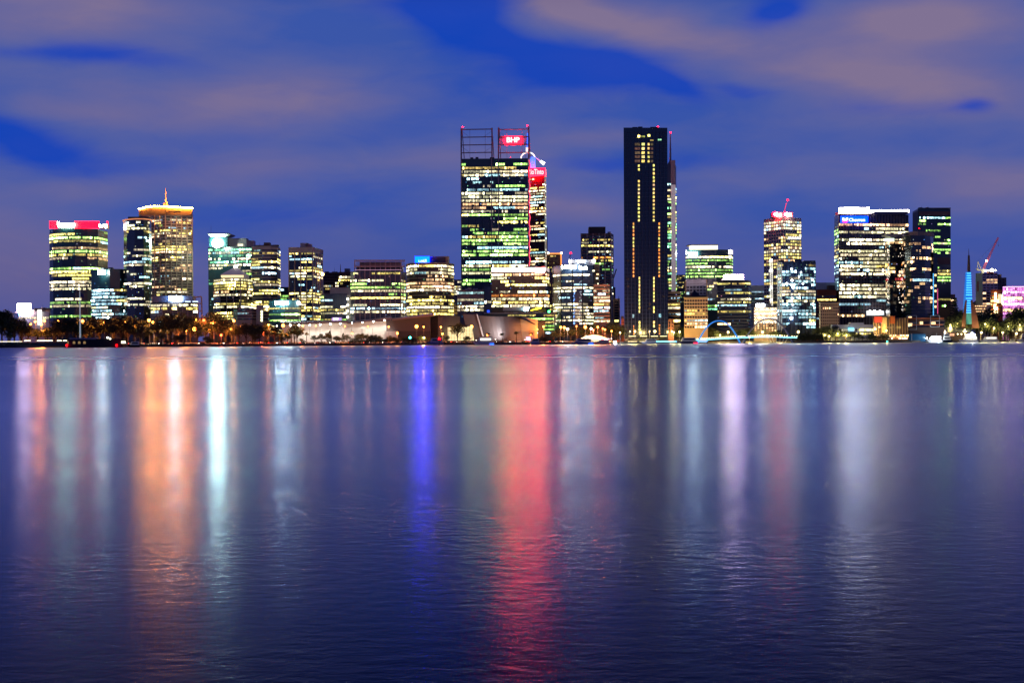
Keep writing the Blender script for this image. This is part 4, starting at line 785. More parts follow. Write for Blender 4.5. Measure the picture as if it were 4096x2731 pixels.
# ------------------------------------------------------------------ convention centre on the shore
M_CLAD = mat('metal_cladding', (.13, .11, .115), .55, .1, var=.1, vs=.03); M_CLADW = mat('wall_offwhite', (.72, .7, .66), .75, var=.08, vs=.05); M_EAVE = mat('eave_taupe', (.36, .28, .26), .6)
DC = 1290
T = thing('convention_centre', 'long low convention hall with floodlit white wall and sweeping eaves', 'hall', tuple(P(1500, 1366, DC)))
def quadpx(mb, pts, d, mi=0):
    f = [P(x, y, D) for x, y, D in pts]; b_ = [p + Vector((0, d, 0)) for p in f]; mb.hull([f[::-1], b_[::-1]], mi)
mb = MB(); quadpx(mb, [(1128, 1300, DC), (1128, 1375, DC), (1545, 1375, DC), (1545, 1284, DC)], 20); mb.build('white_wall', M_CLADW, T)
mb = MB()
for y in range(1314, 1328, 4): pxbox(mb, 1180, 1462, y, y + 1.2, DC - .5, .3)
mb.build('screen_louvre', M_WHT, T)
mb = MB(); pxbox(mb, 1330, 1354, 1329, 1345, DC - .6, .4); pxbox(mb, 1538, 1590, 1324, 1350, DC - 4, 3); mb.build('service_box', M_CLADW, T)
for (xa, ya, xb, yb, th) in ((1120, 1290, 1392, 1290, 6), (1388, 1292, 1568, 1275, 6), (1568, 1277, 1735, 1261, 9)):
    mb = MB(); f = [P(xa, ya, DC - 9), P(xa, ya + th * .5, DC - 9), P(xb, yb + th * .3, DC - 9), P(xb, yb - th * .7, DC - 9)]; g_ = [P(xa, ya - 5, DC + 30), P(xa, ya, DC + 30), P(xb, yb - 2, DC + 30), P(xb, yb - 9, DC + 30)]
    mb.hull([f, g_]); mb.build('roof', M_EAVE, T)
for k in range(7): x = 1238 + k * 42; mb = MB(); pxbox(mb, x - .5, x + .5, 1312, 1345, DC - .7, .4); mb.build('column', M_STL, T)
for i, (x, y) in enumerate(((1196, 1300), (1239, 1300), (1281, 1298), (1321, 1296), (1362, 1294), (1408, 1291), (1450, 1288), (1494, 1285), (1539, 1281))):
    mb = MB(); p = P(x, y, DC - 6); mb.ball(p, .62, 0, 8, 5); mb.bar(p + Vector((0, .2, .3)), p + Vector((0, 3, 1.6)), .12, 4, 1); fl = mb.build('floodlight', [lamp_mat('eave_lamp', (1, .95, .8), 40), M_STL], T)
    L = bpy.data.lights.new('floodlight_beam', 'SPOT'); L.energy = 6500; L.color = (1, .93, .78); L.spot_size = R(104); L.spot_blend = .8; L.shadow_soft_size = .4
    lo = bpy.data.objects.new('floodlight_beam', L); S.collection.objects.link(lo); lo.parent = fl; lo.location = p + Vector((0, -.9, -.4)) - Vector(T['at']); lo.rotation_euler = (R(22), 0, 0)
# grey hall wall, dark recess, drum
mb = MB(); quadpx(mb, [(1545, 1284, DC), (1545, 1375, DC), (1722, 1375, DC), (1722, 1263, DC)], 20); mb.build('grey_wall', M_CLAD, T)
mb = MB(); quadpx(mb, [(1722, 1266, DC + 5), (1722, 1375, DC + 5), (1752, 1375, DC + 5), (1752, 1264, DC + 5)], 14); mb.build('recess', M_DRK, T)
mb = MB(); quadpx(mb, [(1560, 1324, DC - 1), (1560, 1350, DC - 1), (1722, 1350, DC - 1), (1722, 1324, DC - 1)], .8); mb.build('base_panel', M_DGR, T)
mb = MB(); n = 8; prev = None
for k in range(n):
    t0, t1 = k / n, (k + 1) / n; xa, xb = 1752 + 88 * t0, 1752 + 88 * t1; D0, D1 = DC - 2 + 16 * t0 ** 2, DC - 2 + 16 * t1 ** 2
    mb.quad(P(xa, 1375, D0), P(xb, 1375, D1), P(xb, 1259 + 6 * t1 ** 2, D1), P(xa, 1259 + 6 * t0 ** 2, D0))
mb.build('curved_wall', M_CLAD, T)
mb = MB(); quadpx(mb, [(1752, 1259, DC), (1752, 1262, DC), (1835, 1268, DC + 14), (1800, 1262, DC + 20)], 10); mb.build('roof', M_EAVE, T)
# glazed foyer
fy = MB(); quadpx(fy, [(1791, 1309, DC - 8), (1791, 1362, DC - 8), (1896, 1362, DC - 8), (1888, 1305, DC - 8)], 8)
foy = fy.build('foyer_glazing', mat('foyer_glass', (.3, .28, .2), .3, emis=(1, .85, .42), es=1.15), T); mb = MB()
for k in range(9): x = 1794 + k * 12; mb.bar(P(x, 1362, DC - 8.3), P(x, 1307, DC - 8.3), .16, 4)
for y in (1322, 1337, 1350): mb.bar(P(1791, y, DC - 8.3), P(1892, y, DC - 8.3), .14, 4)
mb.build('mullion', M_BRN, foy)
mb = MB(); quadpx(mb, [(1796, 1302, DC - 12), (1790, 1306, DC - 12), (1870, 1309, DC - 12), (1866, 1300, DC - 12)], 8); mb.build('foyer_canopy', M_DRK, T)
# leaning leaf walls
mb = MB(); quadpx(mb, [(1851, 1257, DC - 4), (1862, 1300, DC - 4), (1895, 1362, DC - 6), (1935, 1362, DC - 6), (1907, 1256, DC - 4)], 4); mb.build('leaning_wall', M_CLAD, T)
mb = MB(); quadpx(mb, [(1905, 1256, DC - 8), (1929, 1345, DC - 8), (1936, 1345, DC - 8), (1910, 1256, DC - 8)], 3); mb.build('edge_blade', M_WHT, T)
mb = MB(); n = 10
for k in range(n):
    t0, t1 = k / n, (k + 1) / n; f = lambda t_: (1912 + 168 * t_, 1262 + 4 * math.sin(t_ * 3) , 1938 + 152 * t_, DC - 6 - 10 * math.sin(t_ * math.pi))
    a, b_ = f(t0), f(t1); mb.quad(P(a[2], 1366, a[3]), P(b_[2], 1366, b_[3]), P(b_[0], b_[1], b_[3]), P(a[0], a[1], a[3]))
sh = mb.build('shell_wall', M_CLAD, T); mb = MB()
for y in range(1268, 1350, 7): mb.bar(P(2010, y, DC - 17), P(2081 + (y - 1262) * .1, y + 1, DC - 8), .12, 4)
mb.build('cladding_seam', M_BRN, sh)
mb = MB(); quadpx(mb, [(2080, 1268, DC - 5), (2090, 1366, DC - 5), (2150, 1366, DC - 5), (2150, 1278, DC - 5)], 6); mb.build('cream_wall', mat('wall_cream', (.7, .6, .38), .8, var=.1, vs=.1), T)
mb = MB(); quadpx(mb, [(2060, 1265, DC - 12), (2075, 1266, DC - 12), (2141, 1299, DC - 12), (2141, 1296, DC - 12), (2100, 1270, DC - 12)], 26); mb.build('roof', M_STL, T)
mb = MB(); quadpx(mb, [(2115, 1322, DC - 7), (2115, 1366, DC - 7), (2138, 1366, DC - 7), (2138, 1322, DC - 7)], 4); mb.build('service_box', M_TAN, T)
mb = MB(); quadpx(mb, [(2152, 1282, DC - 2), (2152, 1368, DC - 2), (2163, 1352, DC - 2), (2184, 1283, DC - 2)], 5); mb.build('leaning_wall', M_DRK, T)
mb = MB()
for k in range(5): x = 2105 + k * 3.6; mb.bar(P(x + 3, 1362, DC - 9), P(x, 1347, DC - 9), .3, 4)
mb.build('light_blade', lamp_mat('blade_pink', (1, .6, .9), 2.5, False), T)
def wall_light(x, y, D, e, col=(1, .9, .75), up=True, parent=T, name='wall_washer'):
    mb = MB(); p = P(x, y, D); mb.box(p.x - .4, p.x + .4, p.y - .3, p.y + .3, p.z - .3, p.z + .1); f = mb.build(name, lamp_mat('washer_lens', (1, .93, .8), 6), parent)
    L = bpy.data.lights.new('beam', 'SPOT'); L.energy = e; L.color = col; L.spot_size = R(110); L.spot_blend = 1; L.shadow_soft_size = .5
    lo = bpy.data.objects.new('beam', L); S.collection.objects.link(lo); lo.parent = f; lo.location = p + Vector((0, -.5, .8)) - Vector(parent['at']); lo.rotation_euler = (R(90 + (35 if up else -35)), 0, 0); return f
wall_light(1982, 1356, DC - 26, 30000, (1, .95, .92)); wall_light(2100, 1358, DC - 20, 1800, (1, .75, .4)); wall_light(1905, 1360, DC - 22, 900, (1, .85, .6))
wall_light(3370, 1334, 1352, 1500, (1, .85, .6), True, PAV.root); wall_light(3450, 1334, 1352, 1500, (1, .85, .6), True, PAV.root)  # warm washers added to brighten the pavilion wall
# translucent domed tent
T = thing('event_tent', 'low glowing white ribbed event tent beside the red lights', 'tent', tuple(P(2378, 1366, 1285)))
mb = MB(); n = 16
for k in range(n):
    t0, t1 = k / n, (k + 1) / n; h = lambda t_: 1366 - 26 * math.sin(t_ * math.pi) ** .6
    xa, xb = 2311 + 130 * t0, 2311 + 130 * t1; a, b_, c, d = P(xa, h(t0), 1290), P(xb, h(t1), 1290), P(xb, 1367 - (1367 - h(t1)) * .45, 1278), P(xa, 1367 - (1367 - h(t0)) * .45, 1278)
    mb.quad(d, c, b_, a); mb.quad(P(xa, 1368, 1275), P(xb, 1368, 1275), c, d)
    mb.quad(a, b_, P(xb, 1368, 1305), P(xa, 1368, 1305))
tt = mb.build('canopy', mat('tent_membrane', (.7, .65, .5), .7, emis=(1, .82, .5), es=.9), T, True)
mb = MB()
for k in range(1, 14): x = 2311 + 130 * k / 14; hh = 1366 - 26 * math.sin(k / 14 * math.pi) ** .6; mb.bar(P(x + 6, 1367, 1274), P(x, hh - .5, 1289.5), .16, 4)
mb.build('rib', mat('rib_cream', (.6, .5, .35), .6), T)
T = thing('kiosk', 'low shoreline kiosk awash with red light beside the glowing tent', 'kiosk', tuple(P(2420, 1370, 1268)))
mb = MB(); pxbox(mb, 2405, 2437, 1356, 1368, 1268, 4); mb.build('wall', mat('kiosk_wall_glow', (.4, .3, .3), .6, emis=(1, .04, .08), es=1.0), T); mb = MB(); r = random.Random(8)  # red wash painted into the kiosk wall as emission
for k in range(12): mb.ball(P(2396 + r.uniform(0, 50), 1352 + r.uniform(0, 14), 1266), .35, 0, 6, 4)
mb.build('light_string', lamp_mat('kiosk_lamp', (1, .5, .45), 10), T)
mb = MB(); pxbox(mb, 2401, 2441, 1353, 1356.5, 1266, 7); mb.build('roof', M_WHT, T)

# ------------------------------------------------------------------ arched footbridge
DB = 1322
T = thing('arch_footbridge', 'double-arched footbridge, one arch lit blue, with cyan deck edge', 'bridge', tuple(P(2966, 1370, DB)))
def arch(x0, y0, xp, yp, x1, y1, m, D0, D1, name):
    mb = MB(); n = 26; pts_ = []
    for k in range(n + 1):
        u = k / n * 2 - 1; x = xp + (x1 - xp) * u if u > 0 else xp + (xp - x0) * u; yb = y1 if u > 0 else y0; y = yp + (yb - yp) * abs(u) ** 2.15; pts_.append(P(x, y, D0 + (D1 - D0) * k / n))
    for k, (a, b_) in enumerate(zip(pts_, pts_[1:])): w = lambda j: .5 + .25 * abs(j / n * 2 - 1); mb.bar(a, b_, w(k), 8, 0, w(k + 1), caps=False)
    return mb.build(name, m, T, True)
arch(2790, 1372, 2876, 1283, 2960, 1372, mat('arch_blue', (.1, .35, .7), .5, emis=(.0, .25, 1), es=.55), DB, DB, 'arch')
arch(2972, 1372, 3078, 1274.5, 3170, 1373, mat('arch_slate', (.2, .2, .33), .5, .2), DB, DB, 'arch')
mb = MB(); deck = [(2738, 1362), (2790, 1359), (2850, 1355.5), (2920, 1351.5), (2975, 1349), (3040, 1346.2), (3100, 1346), (3188, 1349.5)]
for (xa, ya), (xb, yb) in zip(deck, deck[1:]):
    a, b_ = P(xa, ya, DB - 2), P(xb, yb, DB - 2); mb.hull([[a, a + Vector((0, 5, 0)), a + Vector((0, 5, -.5)), a + Vector((0, 0, -.5))], [b_, b_ + Vector((0, 5, 0)), b_ + Vector((0, 5, -.5)), b_ + Vector((0, 0, -.5))]])
mb.build('deck', M_GRY, T); mb = MB()
for (xa, ya), (xb, yb) in zip(deck, deck[1:]): mb.bar(P(xa, ya + 1, DB - 2.4), P(xb, yb + 1, DB - 2.4), .27, 5)
mb.build('edge_light', lamp_mat('edge_cyan', (.2, .75, 1), 5), T)
for seg in range(3):
    mb = MB()
    for k in range(21):
        t_ = (seg * 21 + k) / 62; i = min(int(t_ * 7), 6); f = t_ * 7 - i; x = deck[i][0] + (deck[i + 1][0] - deck[i][0]) * f; y = deck[i][1] + (deck[i + 1][1] - deck[i][1]) * f; mb.ball(P(x, y - 5, DB + 1), .28, 0, 6, 4)
    mb.build('rail_lights', lamp_mat('rail_lamp', (1, .85, .45), 9), T)
mb = MB()
for (xa, ya), (xb, yb) in zip(deck, deck[1:]): mb.bar(P(xa, ya - 3, DB - 1.5), P(xb, yb - 3, DB - 1.5), .09, 4)
mb.build('handrail', M_STL, T)
for x in (2786, 2790): pass
for x in (2787, 2958, 2978, 3172): mb = MB(); a = P(x, 1374, DB + 1); mb.bar(Vector((a.x, a.y, -.5)), Vector((a.x, a.y, 3.6)), 1.1, 10, r2=.8); mb.build('pier', M_DGR, T)
mb = MB()
for k in range(6): x = 3085 + k * 11; mb.bar(P(x, 1369, DB + 2), P(x - 12 + k * 5, 1349, DB + 2), .3, 5)
mb.build('raking_strut', M_WHT, T)
for x, y in ((3030, 1374), (3160, 1374), (3060, 1374)): pass

# ------------------------------------------------------------------ spire tower with sails, dome, crane site, right-hand blocks
DS = 1412
T = thing('spire_tower', 'blue-lit glass spire rising between two copper sails', 'tower', tuple(P(3875, 1366, DS)))
GL = mat('spire_glass', (.05, .3, .6), .3, emis=(.0, .2, 1), es=.6); mb = MB()
def pr(x0, x1, y, D, d): a, b_ = P(x0, y, D), P(x1, y, D); return [(a.x, D, a.z), (b_.x, D, a.z), (b_.x, D + d, a.z), (a.x, D + d, a.z)]
mb.hull([pr(3861, 3892, 1251, DS, 7), pr(3863, 3888, 1180, DS, 6), pr(3867, 3884, 1088, DS, 4)]); gl = mb.build('glass_shaft', GL, T)
for k in range(17): y = 1092 + k * 9.6 + (k > 9) * 4; f = (y - 1088) / 163; xa, xb = 3867.5 - 6 * f, 3883.5 + 7.5 * f; mb = MB(); pxbox(mb, xa, xb, y, y + 2.0, DS - .35, .3); mb.build('light_band', lamp_mat('band_cyan', (.12, .6, 1), 2.6), gl)
mb = MB(); mb.bar(P(3875, 1088, DS + 2), P(3875.4, 1022, DS + 2), 1.5, 8, r2=.9); mb.bar(P(3875.4, 1022, DS + 2), P(3874.6, 995, DS + 2), .35, 6, r2=.12); mb.build('spire', M_BRN, T)
mb = MB(); pxbox(mb, 3873, 3891, 1251, 1296, DS - .2, 7); mb.build('glass_base', mat('base_teal', (.05, .2, .18), .3, emis=(.2, 1, .8), es=.22), T)
COP = mat('sail_copper', (.26, .1, .06), .5, .3)
for sgn in (-1, 1):
    mb = MB(); rows_ = []
    for k in range(9):
        t_ = k / 8; y = 1200 + 112 * t_; xo = 3875 + sgn * (14 + 29 * t_ ** .75 if sgn > 0 else 13 + 17 * t_ ** .8); xi = 3875 + sgn * (7 + 6 * t_); rows_.append([P(xi, y, DS - 3 - 4 * t_), P(xo, y, DS - 2), P(xo, y, DS - 1.4), P(xi, y, DS - 2.4 - 4 * t_)])
    mb.hull(rows_); mb.build('sail', COP, T, False)
T2 = thing('domed_hall', 'pinkish domed hall roof behind the blue spire', 'hall', tuple(P(3920, 1260, 1600)))
mb = MB(); c = P(3922, 1228, 1620); a = P(3889, 1228, 1620); w = c.x - a.x
for j in range(6):
    for k in range(18):
        f = lambda jj, kk: c + Vector((-w * 1.15 * math.cos(math.pi * jj / 12) * math.cos(math.pi * kk / 18) * 1.0 + (w * .2 * jj / 6), -w * .8 * math.cos(math.pi * jj / 12) * math.sin(math.pi * kk / 18), w * .98 * math.sin(math.pi * jj / 12)))
        mb.quad(f(j, k), f(j, k + 1), f(j + 1, k + 1), f(j + 1, k))
mb.build('dome', mat('dome_mauve', (.32, .2, .2), .6), T2, True)
mb = MB(); pxbox(mb, 3890, 3955, 1228, 1285, 1612, 16); mb.build('wall', M_BRN, T2); r = random.Random(31)
for row in range(3):
    mb = MB()
    for k in range(9): x = 3896 + k * 6 + r.uniform(-2, 2); pxbox(mb, x, x + 3, 1222 + row * 11, 1226 + row * 11, 1594, .3)
    mb.build('window_row', lamp_mat('window_coral', (1, .55, .25), 2.4, False), T2)
B = Bld('apartment_tower', 'white-framed tower under construction with work lights on top', [(3903, 1612), (3930, 1602), (3991, 1600)], 1091, M_WHT, 22)
B.grid(1098, 10.6, 'c0p3p7p5c0c1c1p3p1p3p3p8', [0, 4], .62, .82, M_BLK, 1.0); B.block(3953, 3976, 1087, 1094, M_ORG, 1599.5, 4)
mb = MB()
for x, y, q in ((3943, 1083, 1.1), (3968, 1082, 2.0), (3954, 1082, .8), (3982, 1081, .8)): mb.ball(P(x, y, 1602), q)
mb.build('work_light', lamp_mat('work_amber', (1, .95, .6), 14), B.root); mb = MB(); pxbox(mb, 3910, 3914, 1125, 1166, 1607, .5); mb.build('red_stripe', mat('stripe_red', (.6, .04, .03), .6), B.root)
B = Bld('apartment_building', 'grey plastered tower with terrace lights left of the pink-lit building', [(3991, 1622), (4026, 1620)], 1110, M_DGR, 18); B.grid(1122, 12, 'c0c1c0c0', [3], .5, .5); B.block(3998, 4006, 1097, 1110, M_CRM)
T = thing('tower_crane', 'red luffing tower crane with bright light beside the blue spire', 'crane', tuple(P(3930, 1100, 1608)))
mb = MB(); a, b_ = P(3934, 1074, 1608), P(3993, 950, 1608); u = (b_ - a).normalized(); nn = Vector((-u.z, 0, u.x))
for s_ in (-1, 1): mb.bar(a + nn * .9 * s_, b_ + nn * .5 * s_, .4, 4)
L_ = (b_ - a).length; k = 0
while k * 1.6 < L_ - 2: mb.bar(a + u * k * 1.6 + nn * (.85 if k % 2 else -.85), a + u * (k + 1) * 1.6 + nn * (-.85 if k % 2 else .85), .2, 4); k += 1
mb.build('jib', mat('crane_red_glow', (.6, .1, .08), .5, emis=(1, .1, .08), es=.1), T)  # faint red emission painted in to brighten the jib
mb = MB(); mb.bar(P(3911, 1045, 1608), P(3923, 1074, 1608), .5, 4); mb.bar(P(3911, 1045, 1608), P(3910, 1078, 1608), .4, 4); mb.bar(P(3907, 1080, 1608), P(3938, 1080, 1608), .9, 4); mb.bar(P(3906, 1078, 1608), P(3914, 1076, 1608), 1.6, 4); mb.bar(P(3930, 1100, 1608), P(3930, 1076, 1608), 1.5, 4); mb.build('counter_jib', mat('crane_cream_glow', (.7, .65, .5), .5, emis=(1, .9, .7), es=.12), T)  # counter-jib given a faint cream glow in its material
mb = MB(); mb.bar(P(3911, 1045, 1608), P(3988, 962, 1608), .1, 3); mb.build('stay_cable', M_STL, T); beacon(T, 3946, 1044, 1606, 1.5, (1, .97, .85), 26, 'work_light')
mb = MB(); mb.bar(P(3993, 951, 1608), P(3993, 980, 1608), .06, 3); mb.ball(P(3993, 982, 1608), .5); mb.build('hook', M_STL, T)
B = Bld('office_building', 'orange floodlit block with tall light slots left of the pink-lit building', [(3963, 1562), (4016, 1560)], 1158, M_ORG, 22)
B.bands(1176, 13.5, 'c1y3y7y5o2y7y4', .5, 1.5, M_BRN, 1.2)
for x, ya, yb in ((3979, 1170, 1208), (3987, 1198, 1210), (4008, 1180, 1218), (3976, 1217, 1252), (3984, 1228, 1252)): B.front(x, x + 7, ya, yb, lamp_mat('slot_orange', (1, .72, .35), 9), 'light_slot', .4)
B.front(3993, 4007, 1176, 1212, mat('slot_cream', (.5, .45, .3), .5, emis=(1, .85, .5), es=1), 'light_slot', .3)
B = Bld('office_building', 'vivid pink-lit glass building at the far right edge', [(4013, 1502), (4032, 1494), (4230, 1492)], 1147, mat('glass_pink', (.2, .04, .2), .4), 26)
B.bands(1156, 12, 'k9k9k5y5k9k6k9y7k9k9k7', .8, 2.2, mat('glass_magenta', (.3, .08, .25), .4, emis=(1, .2, .75), es=.35), 1.1, run=20); B.cols([3, 22], .3, .3, mat('fin_pink', (.5, .2, .4), .5, emis=(1, .3, .85), es=.8)); B.cap(1145, 1148, mat('edge_pink', (.5, .2, .4), .5, emis=(1, .4, .9), es=3), .3, 'lit_edge')
# jetty pavilions with big dark hipped roofs
for (xa, xb, yt, ye, lab, D) in ((3659, 3890, 1309, 1329, 'long ferry terminal pavilion with dark hipped roof and small gable', 1412), (4058, 4180, 1305, 1326, 'dark-roofed jetty pavilion cut by the right edge of the view', 1414)):
    T = thing('jetty_pavilion', lab, 'pavilion', tuple(P((xa + xb) / 2, 1366, D)))
    a, b_ = P(xa - 6, ye, D - 6), P(xb, ye, D - 6); zr = P(xa, yt, D + 4).z; mb = MB(); i = [Vector((a.x, D - 8, a.z)), Vector((b_.x, D - 8, b_.z)), Vector((b_.x, D + 16, b_.z)), Vector((a.x, D + 16, a.z)), Vector((a.x + 3, D + 4, zr)), Vector((b_.x - 3, D + 4, zr))]
    mb.poly([i[0], i[1], i[5], i[4]]); mb.poly([i[1], i[2], i[5]]); mb.poly([i[2], i[3], i[4], i[5]]); mb.poly([i[3], i[0], i[4]]); mb.build('roof', mat('roof_slate', (.03, .04, .055), .5), T)
    mb = MB(); mb.box(a.x + 3, b_.x - 2, D, D + 12, GZ, a.z - .05); mb.build('wall', M_BRN, T)
    for k in range(7): p = Vector((a.x + 2 + (b_.x - a.x - 4) * k / 6, D - 6, GZ)); mb = MB(); mb.bar(p, Vector((p.x, p.y, a.z)), .25, 6); mb.build('post', M_STL, T)
    if xa < 4000:
        mb = MB(); q = [P(3741, 1333, D - 14), P(3790, 1333, D - 14), P(3765, 1307.5, D - 14)]; mb.hull([q, [p + Vector((0, 14, 0)) for p in q]]); g_ = mb.build('gable', M_TAN, T); mb = MB()
        mb.bar(P(3740, 1332, D - 14.5), P(3765, 1307, D - 14.5), .25, 4); mb.bar(P(3765, 1307, D - 14.5), P(3791, 1332, D - 14.5), .25, 4); mb.build('barge_board', M_WHT, g_)
        for x, c, s_, q in ((3742, (1, .75, .4), 14, .9), (3776, (1, .88, .6), 26, 1.2), (3761, (.02, 1, .3), 10, .9)): mb = MB(); mb.ball(P(x, 1328, D - 15.5), q); mb.build('lamp', lamp_mat('pav_%d' % x, c, s_), T)
        mb = MB()
        for x in (3702, 3718, 3735, 3831, 3846, 3860): mb.ball(P(x, 1336, D - 7), .5)
        mb.build('lamp_string', lamp_mat('pav_string', (1, .85, .4), 10), T); mb = MB(); pxbox(mb, 3800, 3817, 1334, 1343, D - .4, .3); mb.build('lit_window', lamp_mat('pav_window', (1, .45, .25), 1.5, False), T)
T = thing('ferry_shelter', 'dark blue glass box on a pale floating pontoon', 'shelter', tuple(P(3675, 1368, 1378)))
mb = MB(); pxbox(mb, 3648, 3702, 1335, 1366, 1380, 9); sb = mb.build('glass_box', mat('shelter_glass', (.02, .08, .16), .15, emis=(.05, .35, .8), es=.1), T); mb = MB()
for k in range(12): x = 3649 + k * 4.8; mb.bar(P(x, 1366, 1379.6), P(x, 1336, 1379.6), .12, 4)
mb.build('mullion', mat('mullion_blue', (.05, .2, .35), .4), sb); mb = MB(); pxbox(mb, 3646, 3648.5, 1334, 1367, 1378, .6); mb.build('corner_post', M_WHT, T)
mb = MB(); a, b_ = P(3640, 1367, 1374), P(3708, 1367, 1374); mb.box(a.x, b_.x, 1373, 1392, -.3, .75); mb.build('pontoon', M_GRY, T)

# ------------------------------------------------------------------ trees
M_BARK = mat('bark', (.08, .055, .04), .95, var=.4, vs=1.5)
def leafmat(name, c1, c2):
    m = bpy.data.materials.new(name); m.use_nodes = True; t = m.node_tree; b = t.nodes['Principled BSDF']; b.inputs['Roughness'].default_value = .75
    g = nd('ShaderNodeTexCoord', t); n = noise(g.outputs['Object'], 9, 3, .6, t); oi = nd('ShaderNodeObjectInfo', t)
    f = mth('ADD', n.outputs['Fac'], mth('MULTIPLY', mth('SUBTRACT', oi.outputs['Random'], .5, tree=t), .3, tree=t), tree=t)
    lk(ramp(f, [(.3, c1), (.7, c2)], t), b.inputs['Base Color'], t); return m
LEAF = leafmat('foliage', (.022, .035, .014), (.07, .09, .03)); LEAFP = leafmat('palm_foliage', (.05, .07, .02), (.13, .13, .05)); LEAFD = leafmat('conifer_foliage', (.018, .03, .016), (.05, .065, .03))
def lcard(mb, c, s_, r):
    a = Vector((r.gauss(0, 1), r.gauss(0, 1), r.gauss(0, 1))).normalized(); b_ = a.orthogonal().normalized(); q = r.random() * 6.28; u = b_ * math.cos(q) + a.cross(b_) * math.sin(q); v = a.cross(u)
    mb.quad(c - u * s_ - v * s_ * .6, c + u * s_ * .8 - v * s_ * .5, c + u * s_ + v * s_ * .6, c - u * s_ * .7 + v * s_ * .55)
def proto(kind, seed):
    """unit-height tree, base at the origin: returns trunk mesh object data and crown mesh data"""
    r = random.Random(seed); tk = MB(); cr = MB()
    if kind == 'leafy':
        tips = [Vector((0, 0, .34))]; tk.bar((0, 0, 0), (r.uniform(-.02, .02), 0, .36), .026, 7, r2=.018); nb = 13
        for i in range(nb):
            an = i * 2.4 + r.uniform(-.4, .4); rr = r.uniform(.05, .36); z = .32 + .52 * (1 - (rr / .46) ** 2) * r.uniform(.45, 1.1); c = Vector((rr * math.cos(an), rr * math.sin(an), z)); tk.bar((0, 0, r.uniform(.2, .36)), c, .012, 5, r2=.004)
            R_ = r.uniform(.13, .21)
            for k in range(95):
                d = Vector((r.gauss(0, 1), r.gauss(0, 1), r.gauss(0, 1))).normalized() * R_ * r.uniform(.45, 1.08); d.z *= .72; lcard(cr, c + d, r.uniform(.014, .03), r)
    elif kind == 'bush':
        for i in range(7):
            an = i * 2.4; rr = .32 * math.sqrt(r.random()); c = Vector((rr * math.cos(an), rr * math.sin(an), r.uniform(.3, .68))); tk.bar((0, 0, 0), c, .02, 5, r2=.006)
            for k in range(80): d = Vector((r.gauss(0, 1), r.gauss(0, 1), r.gauss(0, 1))).normalized() * r.uniform(.16, .33); lcard(cr, c + d, r.uniform(.03, .055), r)
    elif kind in ('palm', 'date_palm'):
        n = 26 if kind == 'palm' else 46; Lf = .17 if kind == 'palm' else .36; top = .80 if kind == 'palm' else .6
        tk.bar((0, 0, 0), (.01, 0, top * .5), .022 if kind == 'palm' else .04, 8, r2=.017 if kind == 'palm' else .035); tk.bar((.01, 0, top * .5), (0, 0, top), .017 if kind == 'palm' else .035, 8, r2=.014 if kind == 'palm' else .03)
        for i in range(n):
            an = i * 2.4; elv = r.uniform(-.7, 1.35); o = Vector((0, 0, top)); d = Vector((math.cos(an) * math.cos(elv), math.sin(an) * math.cos(elv), math.sin(elv))); sd = Vector((-math.sin(an), math.cos(an), 0)); seg = 5; p = o
            for k in range(seg):
                q = p + (d - Vector((0, 0, .28 * k))).normalized() * Lf / seg; w0, w1 = .034 * math.sin((k + .35) / seg * 2.7), .034 * math.sin((k + 1.3) / seg * 2.6)
                mb_up = Vector((0, 0, -.012)); cr.quad(p - sd * w0 * 1.2 + mb_up, p, q, q - sd * max(w1, .004) * 1.2 + mb_up); cr.quad(p, p + sd * w0 * 1.2 + mb_up, q + sd * max(w1, .004) * 1.2 + mb_up, q); p = q
    elif kind == 'conifer':
        tk.bar((0, 0, 0), (0, 0, .96), .02, 6, r2=.004)
        for t_ in range(15):
            z = .16 + t_ * .055; L = .21 * (1 - t_ / 16) + .015
            for b_ in range(7):
                an = b_ * .9 + t_ * .5 + r.uniform(-.1, .1); L2 = L * r.uniform(.75, 1.1); tip = Vector((math.cos(an) * L2, math.sin(an) * L2, z + .02)); tk.bar((0, 0, z), tip, .005, 3)
                for k in range(11): f = (k + 1) / 11; lcard(cr, Vector((math.cos(an) * L2 * f, math.sin(an) * L2 * f, z + .02 * f)) + Vector((r.gauss(0, .009),) * 3), .017, r)
    else:
        tk.bar((0, 0, 0), (0, 0, .8), .02, 6, r2=.005)
        for k in range(800): z = r.uniform(.04, 1); R_ = .13 * math.sin(min(1, (1.02 - z) * 1.6) * 1.57) * min(1, z * 6 + .3); an = r.random() * 6.28; lcard(cr, Vector((R_ * math.cos(an), R_ * math.sin(an), z)), .022, r)
    def me(m_, nm, mt):
        o = m_.build(nm, mt); d = o.data; bpy.data.objects.remove(o); return d
    lm = {'palm': LEAFP, 'date_palm': LEAFP, 'conifer': LEAFD, 'cypress': LEAFD}.get(kind, LEAF)
    return me(tk, 'trunk', M_BARK), me(cr, 'crown', lm)
PR = {'leafy': [proto('leafy', s) for s in (1, 2, 3, 4)], 'bush': [proto('bush', s) for s in (5, 6, 7)], 'palm': [proto('palm', s) for s in (8, 9)], 'date_palm': [proto('date_palm', 10)], 'conifer': [proto('conifer', 11)], 'cypress': [proto('cypress', 12)]}
KN = {'leafy': ('tree', 'trees along the shore', 'tree'), 'bush': ('shrub', 'shrubs along the shore', 'shrub'), 'palm': ('palm_tree', 'palms along the shore', 'palm tree'), 'date_palm': ('palm_tree', 'palms along the shore', 'palm tree'), 'conifer': ('pine_tree', 'trees along the shore', 'tree'), 'cypress': ('cypress_tree', 'trees along the shore', 'tree')}
tr = random.Random(99)
